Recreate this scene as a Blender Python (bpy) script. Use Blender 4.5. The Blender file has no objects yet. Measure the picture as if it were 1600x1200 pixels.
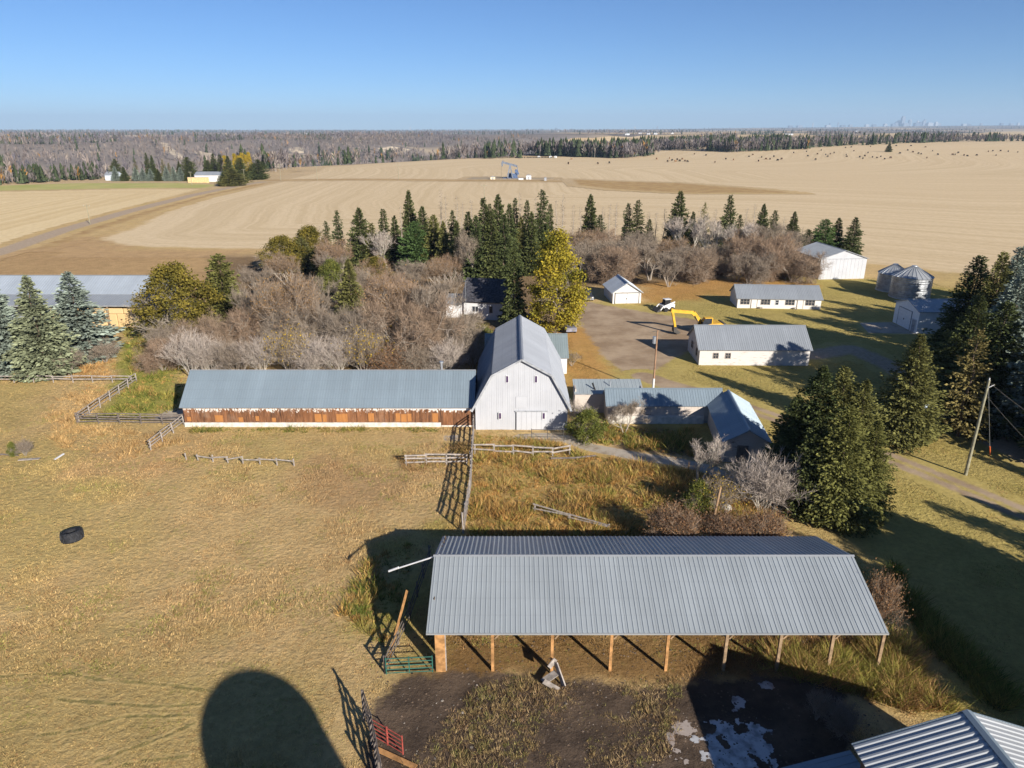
import bpy, math, random
import numpy as np
from mathutils import Vector, Matrix

random.seed(7)
RNG = np.random.default_rng(7)
R = math.radians
SC = bpy.context.scene
COL = SC.collection

# ------------------------------------------------------------------ camera, sky, sun, exposure
CAM_H, PITCH, FPX = 32.0, R(19.74), 1109.0
cam_d = bpy.data.cameras.new('camera')
cam_d.sensor_fit = 'HORIZONTAL'
cam_d.sensor_width = 36.0
cam_d.lens = 36.0 * FPX / 1600.0
cam_d.clip_start = 0.5
cam_d.clip_end = 90000.0
cam = bpy.data.objects.new('camera', cam_d)
cam.location = (0, 0, CAM_H)
cam.rotation_euler = (math.pi / 2 - PITCH, 0, 0)
COL.objects.link(cam)
SC.camera = cam

SUN_EL = R(23.0)
SH = Vector((-0.568, 0.823))                # ground direction in which shadows fall
SUN_AZ = math.atan2(-SH.x, -SH.y)           # clockwise from +Y

world = bpy.data.worlds.new('World')
SC.world = world
world.use_nodes = True
wn = world.node_tree
sky = wn.nodes.new('ShaderNodeTexSky')
sky.sky_type = 'NISHITA'
sky.sun_disc = False
sky.sun_elevation = SUN_EL
sky.sun_rotation = SUN_AZ
sky.altitude = 3000
sky.air_density = 1.0
sky.dust_density = 0.0
sky.ozone_density = 7.5
bg = wn.nodes['Background']
bg.inputs['Strength'].default_value = 0.06
wn.links.new(sky.outputs[0], bg.inputs['Color'])

sun_d = bpy.data.lights.new('sun', 'SUN')
sun_d.energy = 5.0
sun_d.angle = R(0.5)
sun_d.color = (1.0, 0.93, 0.82)
sun = bpy.data.objects.new('sun', sun_d)
ldir = Vector((SH.x * math.cos(SUN_EL), SH.y * math.cos(SUN_EL), -math.sin(SUN_EL)))
sun.rotation_euler = ldir.to_track_quat('-Z', 'Y').to_euler()
sun.location = (60, -90, 80)
COL.objects.link(sun)

SC.view_settings.view_transform = 'Standard'
SC.view_settings.look = 'None'
SC.view_settings.gamma = 1.0
SC.view_settings.use_curve_mapping = False
SC.view_settings.exposure = 0.84
SC.cycles.volume_bounces = 0
SC.cycles.max_bounces = 5
SC.cycles.diffuse_bounces = 2
SC.cycles.glossy_bounces = 2
SC.cycles.transparent_max_bounces = 8

# ------------------------------------------------------------------ survey of the place
_c, _s = math.cos(PITCH), math.sin(PITCH)

def ss(a, b, x):
    t = np.clip((x - a) / (b - a), 0, 1)
    return t * t * (3 - 2 * t)

def edge_s(x, y):
    """signed distance beyond the river valley's rim (north-west of it positive)"""
    ax, ay, bx, by = -330.0, 440.0, 60.0, 1010.0
    dx, dy = bx - ax, by - ay
    L = math.hypot(dx, dy)
    return (-(x - ax) * dy + (y - ay) * dx) / L

def height(x, y):
    x = np.asarray(x, float); y = np.asarray(y, float)
    s = edge_s(x, y) + 22 * np.sin(x * 0.013 + y * 0.004) + 10 * np.sin(y * 0.021 - x * 0.008)
    fade = 1 - ss(100, 700, x)
    v = -46 * ss(15, 230, s) + ss(330, 900, s) * 52
    v += ss(250, 500, s) * (1 - ss(800, 1100, s)) * 8 * np.sin(x * 0.021 + 1.0) * np.sin(y * 0.012)
    v *= fade
    v += 10 * ss(650, 1300, y) * ss(-50, 500, x)
    r = np.hypot(x, y)
    v += 100 * ss(6000, 20000, r) * ss(-0.05, 0.7, x / np.maximum(y, 1.0))
    v += ss(1500, 4000, r) * 6 * np.sin(x * 0.0011 + 2) * np.sin(y * 0.0008)
    return v

def ray(px, py):
    a = (px - 800) / FPX; b = (600 - py) / FPX
    return (a, _c + b * _s, -_s + b * _c)

def G(px, py, z=0.0):
    """point of the terrain (plus z) that the surveyed picture shows at px, py"""
    r = ray(px, py)
    t = (z - CAM_H) / r[2] if r[2] < 0 else 1e4
    if t * r[1] < 420: return (r[0] * t, r[1] * t, z)
    tt = np.geomspace(350, 40000, 4000)
    d = CAM_H + r[2] * tt - height(r[0] * tt, r[1] * tt) - z
    k = int(np.argmax(d < 0)) if (d < 0).any() else len(tt) - 1
    t = tt[k]
    return (r[0] * t, r[1] * t, float(height(r[0] * t, r[1] * t)) + z)

def D(px, py, Y):
    r = ray(px, py); t = Y / r[1]
    return (r[0] * t, Y, CAM_H + r[2] * t)

# ------------------------------------------------------------------ mesh helpers
class MB:
    def __init__(self): self.v = []; self.f = []
    def quad(self, a, b, c, d):
        n = len(self.v); self.v += [a, b, c, d]; self.f.append((n, n + 1, n + 2, n + 3))
    def tri(self, a, b, c):
        n = len(self.v); self.v += [a, b, c]; self.f.append((n, n + 1, n + 2))
    def box(self, x0, x1, y0, y1, z0, z1):
        n = len(self.v)
        self.v += [(x0, y0, z0), (x1, y0, z0), (x1, y1, z0), (x0, y1, z0), (x0, y0, z1), (x1, y0, z1), (x1, y1, z1), (x0, y1, z1)]
        self.f += [tuple(n + k for k in q) for q in ((3, 2, 1, 0), (4, 5, 6, 7), (0, 1, 5, 4), (1, 2, 6, 5), (2, 3, 7, 6), (3, 0, 4, 7))]
        return self
    def prism(self, poly, y0, y1):
        """outline poly of (x, z), pushed from y0 to y1"""
        n = len(self.v); k = len(poly)
        self.v += [(p[0], y0, p[1]) for p in poly] + [(p[0], y1, p[1]) for p in poly]
        self.f.append(tuple(n + i for i in range(k)))
        self.f.append(tuple(n + k + i for i in reversed(range(k))))
        for i in range(k):
            j = (i + 1) % k
            self.f.append((n + j, n + i, n + k + i, n + k + j))
        return self
    def bar(self, a, b, w, h=None):
        h = h or w
        a = Vector(a); b = Vector(b); d = (b - a).normalized()
        up = Vector((0, 0, 1)) if abs(d.z) < 0.95 else Vector((0, 1, 0))
        s = d.cross(up).normalized() * (w / 2); u = s.cross(d).normalized() * (h / 2)
        n = len(self.v)
        for p in (a, b): self.v += [tuple(p - s - u), tuple(p + s - u), tuple(p + s + u), tuple(p - s + u)]
        self.f += [tuple(n + k for k in q) for q in ((0, 1, 2, 3), (7, 6, 5, 4), (1, 0, 4, 5), (2, 1, 5, 6), (3, 2, 6, 7), (0, 3, 7, 4))]
        return self
    def tube(self, pts, rads, k=8, cap=True):
        n0 = len(self.v); P = [Vector(p) for p in pts]
        for i, p in enumerate(P):
            d = (P[min(i + 1, len(P) - 1)] - P[max(i - 1, 0)]).normalized()
            up = Vector((0, 0, 1)) if abs(d.z) < 0.9 else Vector((1, 0, 0))
            s = d.cross(up).normalized(); u = s.cross(d)
            for j in range(k):
                a = 2 * math.pi * j / k
                self.v.append(tuple(p + rads[i] * (s * math.cos(a) + u * math.sin(a))))
        for i in range(len(P) - 1):
            for j in range(k):
                a = n0 + i * k + j; b = n0 + i * k + (j + 1) % k
                self.f.append((a, b, b + k, a + k))
        if cap:
            self.f.append(tuple(n0 + j for j in reversed(range(k))))
            self.f.append(tuple(n0 + (len(P) - 1) * k + j for j in range(k)))
        return self
    def lathe(self, prof, k=24):
        n0 = len(self.v)
        for r, z in prof:
            for j in range(k):
                a = 2 * math.pi * j / k
                self.v.append((r * math.cos(a), r * math.sin(a), z))
        for i in range(len(prof) - 1):
            for j in range(k):
                a = n0 + i * k + j; b = n0 + i * k + (j + 1) % k
                self.f.append((a, b, b + k, a + k))
        return self
    def mesh(self, name):
        m = bpy.data.meshes.new(name); m.from_pydata([tuple(p) for p in self.v], [], self.f); m.update()
        return m

def mesh_np(name, V, F, col=None, attrs=None, smooth=False):
    """V n x 3, F m x k (all faces alike)"""
    m = bpy.data.meshes.new(name)
    V = np.ascontiguousarray(V, np.float32); F = np.ascontiguousarray(F, np.int32)
    k = F.shape[1]
    m.vertices.add(len(V)); m.vertices.foreach_set('co', V.ravel())
    m.loops.add(F.size); m.loops.foreach_set('vertex_index', F.ravel())
    m.polygons.add(len(F)); m.polygons.foreach_set('loop_start', np.arange(0, F.size, k, dtype=np.int32))
    m.polygons.foreach_set('loop_total', np.full(len(F), k, np.int32))
    if smooth: m.polygons.foreach_set('use_smooth', np.ones(len(F), bool))
    m.update(calc_edges=True)
    if col is not None:
        a = m.attributes.new('col', 'FLOAT_COLOR', 'POINT')
        c = np.ones((len(V), 4), np.float32); c[:, :3] = col
        a.data.foreach_set('color', c.ravel())
    for nm, arr in (attrs or {}).items():
        a = m.attributes.new(nm, 'FLOAT', 'POINT'); a.data.foreach_set('value', np.ascontiguousarray(arr, np.float32))
    m.validate()
    return m

def tag(o, label=None, cat=None, group=None, kind=None):
    for k, v in (('label', label), ('category', cat), ('group', group), ('kind', kind)):
        if v: o[k] = v
    return o

def link(name, mesh, mat=None, parent=None, loc=None, mw=None):
    if isinstance(mesh, MB): mesh = mesh.mesh(name)
    o = bpy.data.objects.new(name, mesh); COL.objects.link(o)
    if mat is not None:
        if len(mesh.materials) == 0: mesh.materials.append(mat)
        elif mesh.materials[0] is not mat:
            o.material_slots[0].link = 'OBJECT'; o.material_slots[0].material = mat
    if parent is not None: o.parent = parent
    if mw is not None: o.matrix_local = mw
    elif loc is not None: o.location = loc
    return o

def thing(name, label, cat, loc=(0, 0, 0), rz=0.0, group=None):
    o = bpy.data.objects.new(name, None); COL.objects.link(o)
    o.empty_display_size = 0.3; o.location = loc; o.rotation_euler = (0, 0, rz)
    return tag(o, label, cat, group)

def children_of(o): return [c for c in COL.objects if c.parent is o]

def copy_tree(o, parent=None):
    c = o.copy(); COL.objects.link(c)
    if parent is not None: c.parent = parent
    for ch in list(o.children): copy_tree(ch, c)
    return c

# ------------------------------------------------------------------ material helpers
class NT:
    def __init__(self, name):
        self.m = bpy.data.materials.new(name); self.m.use_nodes = True
        self.t = self.m.node_tree; self.b = self.t.nodes['Principled BSDF']
        self.b.inputs['Specular IOR Level'].default_value = 0.25
    def n(self, typ, **kw):
        nd = self.t.nodes.new('ShaderNode' + typ)
        for k, v in kw.items(): setattr(nd, k, v)
        return nd
    def put(self, sock, val):
        if hasattr(val, 'is_linked') or isinstance(val, bpy.types.NodeSocket): self.t.links.new(val, sock)
        elif isinstance(val, (tuple, list)) and len(val) == 3 and sock.type == 'RGBA': sock.default_value = (*val, 1)
        else: sock.default_value = val
    def math(self, op, a, b=0.0, clamp=False):
        nd = self.n('Math', operation=op, use_clamp=clamp); self.put(nd.inputs[0], a); self.put(nd.inputs[1], b); return nd.outputs[0]
    def mix(self, f, a, b, blend='MIX'):
        nd = self.n('Mix', data_type='RGBA', blend_type=blend)
        self.put(nd.inputs[0], f); self.put(nd.inputs[6], a); self.put(nd.inputs[7], b); return nd.outputs[2]
    def ramp(self, f, a, b):
        nd = self.n('MapRange', interpolation_type='SMOOTHSTEP')
        self.put(nd.inputs[0], f); nd.inputs[1].default_value = a; nd.inputs[2].default_value = b; return nd.outputs[0]
    def pos(self): return self.n('NewGeometry').outputs['Position']
    def obj(self): return self.n('TexCoord').outputs['Object']
    def scale(self, v, s):
        nd = self.n('Mapping'); self.put(nd.inputs[0], v); nd.inputs['Scale'].default_value = s; return nd.outputs[0]
    def noise(self, v, sc, det=4, rough=0.55, dist=0.0):
        nd = self.n('TexNoise'); self.put(nd.inputs['Vector'], v); nd.inputs['Scale'].default_value = sc
        nd.inputs['Detail'].default_value = det; nd.inputs['Roughness'].default_value = rough; nd.inputs['Distortion'].default_value = dist
        return nd.outputs[0]
    def attr(self, name): return self.n('Attribute', attribute_name=name)
    def rand(self): return self.n('ObjectInfo').outputs['Random']
    def bump(self, h, strength=0.3, dist=0.05):
        nd = self.n('Bump'); self.put(nd.inputs['Height'], h); nd.inputs['Strength'].default_value = strength; nd.inputs['Distance'].default_value = dist
        self.t.links.new(nd.outputs[0], self.b.inputs['Normal'])
    def done(self, color, rough=0.8, metal=0.0):
        self.put(self.b.inputs['Base Color'], color); self.put(self.b.inputs['Roughness'], rough); self.put(self.b.inputs['Metallic'], metal)
        return self.m

def m_plain(name, c, rough=0.7, metal=0.0, var=0.25, sc=1.5):
    q = NT(name); f = q.noise(q.obj(), sc)
    a = tuple(k * (1 - var) for k in c); b = tuple(k * (1 + var) for k in c)
    return q.done(q.mix(q.ramp(f, 0.3, 0.7), a, b), rough, metal)

def m_metal_roof(name, c, stain=(0.25, 0.22, 0.2), rough=0.42, metal=0.25, st=0.25):
    q = NT(name)
    p = q.pos()
    f = q.ramp(q.noise(p, 0.25, 3), 0.35, 0.7)
    k = q.mix(f, tuple(x * 0.9 for x in c), c)
    streak = q.ramp(q.noise(q.scale(q.obj(), (5, 0.25, 1)), 1.0, 5, 0.65), 0.55, 0.8)
    k = q.mix(q.math('MULTIPLY', streak, st), k, stain)
    k = q.mix(q.math('MULTIPLY', q.rand(), 0.20), k, tuple(x * 0.6 for x in c))
    sep = q.n('SeparateXYZ'); q.put(sep.inputs[0], q.obj())
    lap = q.ramp(q.math('FRACT', q.math('DIVIDE', sep.outputs[1], 1.22)), 0.06, 0.0)
    scr = q.ramp(q.math('FRACT', q.math('DIVIDE', sep.outputs[0], 0.155)), 0.5, 0.35)
    k = q.mix(q.math('MULTIPLY', q.math('MULTIPLY', lap, scr), 0.38), k, tuple(x * 0.35 for x in c))
    dirt = q.ramp(q.noise(p, 1.6, 5, 0.7), 0.55, 0.8)
    k = q.mix(q.math('MULTIPLY', dirt, 0.16), k, stain)
    return q.done(k, rough, metal)

def m_white_boards(name, c=(0.74, 0.72, 0.68), dirt=(0.33, 0.27, 0.21), board=0.2, amt=0.5, axis=2):
    q = NT(name); o = q.obj(); sep = q.n('SeparateXYZ'); q.put(sep.inputs[0], o)
    z = sep.outputs[axis]
    w = q.math('FRACT', q.math('DIVIDE', z, board))
    line = q.ramp(w, 0.1, 0.0)
    peel = q.ramp(q.noise(q.scale(o, (0.6, 0.6, 6) if axis == 2 else (6, 6, 0.6)), 1.2, 6, 0.7), 0.52, 0.72)
    low = q.ramp(z if axis == 2 else sep.outputs[2], 1.4, 0.0)
    big = q.ramp(q.noise(o, 0.35, 3), 0.4, 0.75)
    f = q.math('MULTIPLY', q.math('MULTIPLY', peel, q.math('ADD', big, q.math('MULTIPLY', low, 0.5)), True), amt, True)
    k = q.mix(f, c, dirt)
    k = q.mix(q.math('MULTIPLY', line, 0.35), k, tuple(x * 0.45 for x in c))
    q.bump(w, 0.25, 0.02)
    return q.done(k, 0.75)

def m_foliage(name, c, var=0.35, trans=0.18, hue=None):
    q = NT(name)
    col = q.attr('col').outputs['Color']
    k = q.mix(1.0, col, c, 'MULTIPLY')
    k2 = q.mix(1.0, k, hue or tuple(x * 0.65 for x in c), 'MIX')
    r = q.rand()
    k = q.mix(q.math('MULTIPLY', r, var), k, q.mix(1.0, col, hue or tuple(x * 0.6 for x in c), 'MULTIPLY'))
    q.t.nodes.remove(q.b)
    d = q.n('BsdfDiffuse'); q.put(d.inputs[0], k)
    t = q.n('BsdfTranslucent'); q.put(t.inputs[0], k)
    mx = q.n('MixShader'); mx.inputs[0].default_value = trans
    q.t.links.new(d.outputs[0], mx.inputs[1]); q.t.links.new(t.outputs[0], mx.inputs[2])
    q.t.links.new(mx.outputs[0], q.t.nodes['Material Output'].inputs['Surface'])
    return q.m

def m_vcol(name, rough=0.9):
    q = NT(name); q.b.inputs['Specular IOR Level'].default_value = 0.0
    return q.done(q.attr('col').outputs['Color'], rough)
# ------------------------------------------------------------------ ground colours (what grows or lies where)
def vnoise(x, y, sc, seed=0):
    x = np.asarray(x) * sc; y = np.asarray(y) * sc
    xi = np.floor(x).astype(np.int64); yi = np.floor(y).astype(np.int64)
    fx = x - xi; fy = y - yi; fx = fx * fx * (3 - 2 * fx); fy = fy * fy * (3 - 2 * fy)
    def h(a, b):
        n = (a * 374761393 + b * 668265263 + seed * 974634121) & 0x7fffffff
        n = ((n ^ (n >> 13)) * 1274126177) & 0x7fffffff
        return ((n ^ (n >> 16)) & 0xffff) / 65535.0
    return (h(xi, yi) * (1 - fx) + h(xi + 1, yi) * fx) * (1 - fy) + (h(xi, yi + 1) * (1 - fx) + h(xi + 1, yi + 1) * fx) * fy

def fbm(x, y, sc, seed=0, octs=4):
    t = 0; a = 0.5
    for k in range(octs): t = t + a * vnoise(x, y, sc * 2 ** k, seed + k * 17); a *= 0.5
    return t / 0.9375

def sd_poly(x, y, poly):
    """signed distance to a closed polygon, inside positive"""
    P = np.array([(p[0], p[1]) for p in poly], float); n = len(P)
    d = np.full(np.shape(x), 1e18); ins = np.zeros(np.shape(x), bool)
    for i in range(n):
        a = P[i]; b = P[(i + 1) % n]; e = b - a
        wx = x - a[0]; wy = y - a[1]
        t = np.clip((wx * e[0] + wy * e[1]) / max(e @ e, 1e-9), 0, 1)
        d = np.minimum(d, (wx - e[0] * t) ** 2 + (wy - e[1] * t) ** 2)
        if e[1] != 0:
            cnd = ((a[1] <= y) & (b[1] > y)) | ((b[1] <= y) & (a[1] > y))
            xc = a[0] + (y - a[1]) / e[1] * e[0]
            ins ^= cnd & (x < xc)
    d = np.sqrt(d)
    return np.where(ins, d, -d)

def sd_line(x, y, pts):
    d = np.full(np.shape(x), 1e18)
    for a, b in zip(pts[:-1], pts[1:]):
        a = np.array(a[:2], float); e = np.array(b[:2], float) - a
        wx = x - a[0]; wy = y - a[1]
        t = np.clip((wx * e[0] + wy * e[1]) / max(e @ e, 1e-9), 0, 1)
        d = np.minimum(d, (wx - e[0] * t) ** 2 + (wy - e[1] * t) ** 2)
    return np.sqrt(d)

def PX(*pts): return [G(*p) for p in pts]

STRAW = (0.52, 0.365, 0.175); OLIVE = (0.40, 0.32, 0.105); GREEN = (0.25, 0.255, 0.055); ORANGE = (0.45, 0.25, 0.085)
WEED = (0.42, 0.28, 0.10); BROWN = (0.44, 0.285, 0.145); LITTER = (0.19, 0.13, 0.08); WOODF = (0.23, 0.195, 0.175); MANURE = (0.20, 0.115, 0.045)
FARTAN = (0.50, 0.37, 0.22)
ZONES = [   # polygon, colour, edge softness, noise amplitude
    (PX((-400, 425), (0, 400), (120, 372), (170, 371), (230, 388), (340, 392), (450, 394), (430, 440), (300, 470), (-400, 470)), BROWN, 3, 6),
    (PX((700, 540), (890, 550), (900, 470), (1000, 470), (1270, 425), (1380, 440), (1700, 470), (1800, 900), (1700, 1250), (1440, 1110), (1395, 1000), (1345, 870), (1230, 790), (1150, 720), (900, 640), (760, 640)), OLIVE, 2, 5),
    (PX((195, 500), (265, 500), (280, 560), (285, 640), (225, 655), (150, 655), (190, 600)), GREEN, 1.5, 3),
    (PX((335, 400), (700, 395), (1280, 395), (1240, 425), (1060, 440), (900, 450), (880, 520), (790, 530), (740, 570), (250, 575), (215, 520), (330, 470)), LITTER, 2, 4),
    (PX((860, 520), (930, 505), (950, 545), (955, 600), (890, 610), (850, 560)), ORANGE, 2, 3),
    (PX((1000, 445), (1140, 435), (1270, 440), (1270, 452), (1140, 462), (1000, 478)), ORANGE, 2, 4),
    (PX((735, 690), (880, 700), (1000, 720), (1130, 745), (1210, 800), (1230, 850), (690, 850), (725, 760)), WEED, 1.5, 3),
    (PX((890, 660), (1080, 680), (1120, 720), (1000, 710), (900, 690)), LITTER, 1, 2),
    (PX((675, 985), (1400, 985), (1390, 1030), (1180, 1060), (900, 1062), (690, 1075), (640, 1060)), MANURE, 1, 1.6),
    (PX((130, 690), (330, 690), (260, 740), (110, 740)), (0.50, 0.33, 0.16), 3, 5),
    (PX((470, 720), (640, 720), (620, 790), (500, 790)), (0.44, 0.29, 0.145), 3, 5),
    (PX((30, 980), (320, 1010), (560, 1030), (560, 1250), (-200, 1250), (-200, 1010)), (0.42, 0.31, 0.13), 4, 6),
    (PX((600, 830), (690, 830), (670, 1000), (600, 1010), (560, 930)), OLIVE, 2, 4),
]

def ground_col(x, y):
    x = np.asarray(x, float); y = np.asarray(y, float)
    base = np.empty(x.shape + (3,)); base[:] = STRAW
    n = fbm(x, y, 0.06, 3); n2 = fbm(x, y, 0.25, 5)
    def mixin(f, c):
        base[:] = base * (1 - f[..., None]) + np.array(c) * f[..., None]
    mixin(ss(0.52, 0.8, n) * 0.45, OLIVE)
    mixin(ss(0.55, 0.8, fbm(x, y, 0.11, 9)) * 0.5, (0.50, 0.335, 0.165))
    near = (y < 330) & (np.abs(x) < 330)
    for poly, c, w, amp in ZONES:
        f = np.zeros(x.shape)
        if near.any():
            sd = sd_poly(x[near], y[near], poly)
            f[near] = ss(-w, w, sd + (fbm(x[near], y[near], 0.3, 31) - 0.5) * 2 * amp)
        mixin(f * (0.75 + 0.25 * n2), c)
    far = ss(330, 500, y)
    mixin(far, FARTAN)
    s = edge_s(x, y) + (fbm(x, y, 0.02, 4) - 0.5) * 40
    wood = ss(5, 25, s) * (1 - ss(150, 500, x))
    mixin(wood, WOODF)
    r = np.hypot(x, y)
    pl = ss(1500, 2200, r)
    mixin(pl * ss(0.42, 0.52, fbm(x, y, 0.0011, 77)), (0.17, 0.14, 0.12))
    # eroded sandy bluffs on the far bank
    bl = ss(0.60, 0.70, fbm(x * 1.0, y * 0.55, 0.011, 52)) * ss(330, 420, s) * (1 - ss(620, 760, s)) * (1 - ss(-200, 150, x))
    mixin(bl, (0.46, 0.37, 0.26))
    return base

def axis(lo_far, lo, hi, hi_far, step, growth):
    a = list(np.arange(lo, hi + 1e-6, step))
    d = step; p = hi
    while p < hi_far: d = max(step, growth * (p - hi) + step); p += d; a.append(p)
    d = step; p = lo; b = []
    while p > lo_far: d = max(step, growth * (lo - p) + step); p -= d; b.append(p)
    return np.array(b[::-1] + a)

xs = axis(-26000, -105, 105, 26000, 1.0, 0.045)
ys = axis(-3000, 20, 225, 27000, 1.0, 0.042)
XX, YY = np.meshgrid(xs, ys)
ZZ = height(XX, YY)
nx, ny = len(xs), len(ys)
idx = np.arange(nx * ny).reshape(ny, nx)
F = np.stack([idx[:-1, :-1], idx[:-1, 1:], idx[1:, 1:], idx[1:, :-1]], -1).reshape(-1, 4)
GC = ground_col(XX.ravel(), YY.ravel())
gm = mesh_np('ground', np.stack([XX.ravel(), YY.ravel(), ZZ.ravel()], 1), F, col=GC, smooth=True)

def earth_nodes(q):
    """colour of the open ground at the shaded point, from its own colour attribute and fine grain"""
    p = q.pos()
    c = q.attr('col').outputs['Color']
    n1 = q.noise(p, 2.2, 6, 0.7); n2 = q.noise(p, 0.35, 4, 0.6); n3 = q.noise(p, 0.02, 4, 0.6)
    k = q.math('ADD', q.math('MULTIPLY', n1, 0.9), q.math('ADD', q.math('MULTIPLY', n2, 0.6), q.math('MULTIPLY', n3, 0.5)))
    k = q.math('ADD', q.math('MULTIPLY', q.math('SUBTRACT', k, 1.0), 1.0), 0.98)
    kc = q.n('CombineXYZ')
    for i in range(3): q.put(kc.inputs[i], k)
    col = q.mix(1.0, c, kc.outputs[0], 'MULTIPLY')
    g = q.ramp(q.noise(p, 0.9, 4, 0.65), 0.52, 0.72)
    col = q.mix(q.math('MULTIPLY', g, 0.22), col, (0.22, 0.20, 0.06))
    return col, n1

q = NT('ground_grass'); ecol, en = earth_nodes(q); q.b.inputs['Specular IOR Level'].default_value = 0.0
q.bump(en, 0.9, 0.35)
M_GROUND = q.done(ecol, 0.95)
ground = tag(link('ground', gm, M_GROUND), kind='structure')

def m_sheet(name, colfn, rough=0.9, w0=-0.3, w1=0.3, amp=1.0, nsc=1.2, bump=0.4, spec=0.05):
    q = NT(name); ecol, en = earth_nodes(q); q.b.inputs['Specular IOR Level'].default_value = spec
    e = q.attr('edge').outputs['Fac']
    f = q.ramp(q.math('ADD', e, q.math('MULTIPLY', q.math('SUBTRACT', q.noise(q.pos(), nsc, 5, 0.65), 0.5), amp * 2)), w0, w1)
    c, h = colfn(q, e)
    q.bump(h, bump, 0.15)
    return q.done(q.mix(f, ecol, c), rough)

def sheet(name, sdf, bbox, mat, sp, zoff, margin, kind='structure', **kw):
    x0, x1, y0, y1 = bbox
    gx = np.arange(x0 - margin - sp, x1 + margin + sp * 2, sp); gy = np.arange(y0 - margin - sp, y1 + margin + sp * 2, sp)
    X, Y = np.meshgrid(gx, gy); sd = sdf(X, Y)
    Z = height(X, Y) + zoff + 0.0004 * np.maximum(np.hypot(X, Y) - 220, 0)
    keep = sd > -margin
    cell = keep[:-1, :-1] | keep[:-1, 1:] | keep[1:, :-1] | keep[1:, 1:]
    I = np.arange(X.size).reshape(X.shape)
    F = np.stack([I[:-1, :-1], I[:-1, 1:], I[1:, 1:], I[1:, :-1]], -1)[cell]
    used, inv = np.unique(F.ravel(), return_inverse=True)
    V = np.stack([X.ravel(), Y.ravel(), Z.ravel()], 1)[used]
    m = mesh_np(name, V, inv.reshape(-1, 4), col=ground_col(V[:, 0], V[:, 1]), attrs={'edge': np.clip(sd.ravel()[used], -500, 500)}, smooth=True)
    return tag(link(name, m, mat), kind=kind)

def bb(pts, w=0): 
    a = np.array([p[:2] for p in pts]); return (a[:, 0].min() - w, a[:, 0].max() + w, a[:, 1].min() - w, a[:, 1].max() + w)
def poly_sheet(name, poly, mat, sp, zoff, margin): return sheet(name, lambda X, Y: sd_poly(X, Y, poly), bb(poly), mat, sp, zoff, margin)
def line_sheet(name, pts, w, mat, sp, zoff, margin): return sheet(name, lambda X, Y: w / 2 - sd_line(X, Y, pts), bb(pts, w / 2), mat, sp, zoff, margin)

# --- stubble: swaths that follow the edge of the field
def stubble(c1, c2, c3):
    def fn(q, e):
        p = q.pos(); sep = q.n('SeparateXYZ'); q.put(sep.inputs[0], p)
        wob = q.math('MULTIPLY', q.math('SUBTRACT', q.noise(p, 0.012, 3), 0.5), 14)
        cb = q.n('CombineXYZ'); q.put(cb.inputs[0], q.math('MULTIPLY', q.math('ADD', e, wob), 0.26)); q.put(cb.inputs[1], q.math('MULTIPLY', sep.outputs[0], 0.004)); q.put(cb.inputs[2], q.math('MULTIPLY', sep.outputs[1], 0.002))
        st = q.noise(cb.outputs[0], 1.0, 5, 0.7)
        fine = q.noise(p, 0.5, 5, 0.7)
        big = q.noise(p, 0.006, 4, 0.6)
        k = q.mix(q.ramp(st, 0.36, 0.64), c2, c1)
        k = q.mix(q.math('MULTIPLY', q.ramp(big, 0.45, 0.7), 0.45), k, c3)
        k = q.mix(q.math('MULTIPLY', q.ramp(fine, 0.35, 0.75), 0.30), k, (0.34, 0.235, 0.13))
        return k, st
    return fn
M_STUB = m_sheet('stubble', stubble((0.67, 0.525, 0.335), (0.58, 0.445, 0.27), (0.62, 0.475, 0.295)), w0=-2, w1=2, amp=5, nsc=0.15, bump=0.25)
M_STUBL = m_sheet('pale_stubble', stubble((0.72, 0.565, 0.33), (0.62, 0.465, 0.25), (0.66, 0.50, 0.285)), w0=-2, w1=2, amp=5, nsc=0.15, bump=0.25)
FIELD_R = [(-127, 222), (-130, 250), (-138, 285), (-148, 330), (-151, 400), (-152, 470), (-150, 560), (-165, 660), (-130, 740), (-55, 850), (60, 900), (150, 920), (260, 1180), (600, 1280), (1000, 1700), (1700, 2300),
           (1800, 1500), (1500, 140), (400, 128), (200, 138), (125, 150), (100, 172), (70, 196), (40, 204), (-40, 206), (-86, 203), (-110, 208)]
poly_sheet('stubble_field', FIELD_R, M_STUB, 9.0, 0.04, 12)
FIELD_L = [(-146, 190), (-157, 242), (-165, 300), (-172, 370), (-177, 418), (-230, 415), (-320, 385), (-420, 330), (-520, 250), (-420, 150), (-170, 130), (-135, 150)]
poly_sheet('stubble_field', FIELD_L, M_STUBL, 5.0, 0.04, 8)
def fn_green(q, e):
    n = q.noise(q.pos(), 0.05, 5, 0.6); return q.mix(q.ramp(n, 0.35, 0.7), (0.36, 0.36, 0.12), (0.48, 0.41, 0.17)), n
poly_sheet('hay_meadow', [(-178, 424), (-230, 421), (-320, 392), (-400, 345), (-440, 372), (-330, 430), (-270, 462), (-205, 462), (-180, 448)], m_sheet('hay_green', fn_green, w0=-3, w1=3, amp=6, nsc=0.1), 4.0, 0.075, 6)

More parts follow.
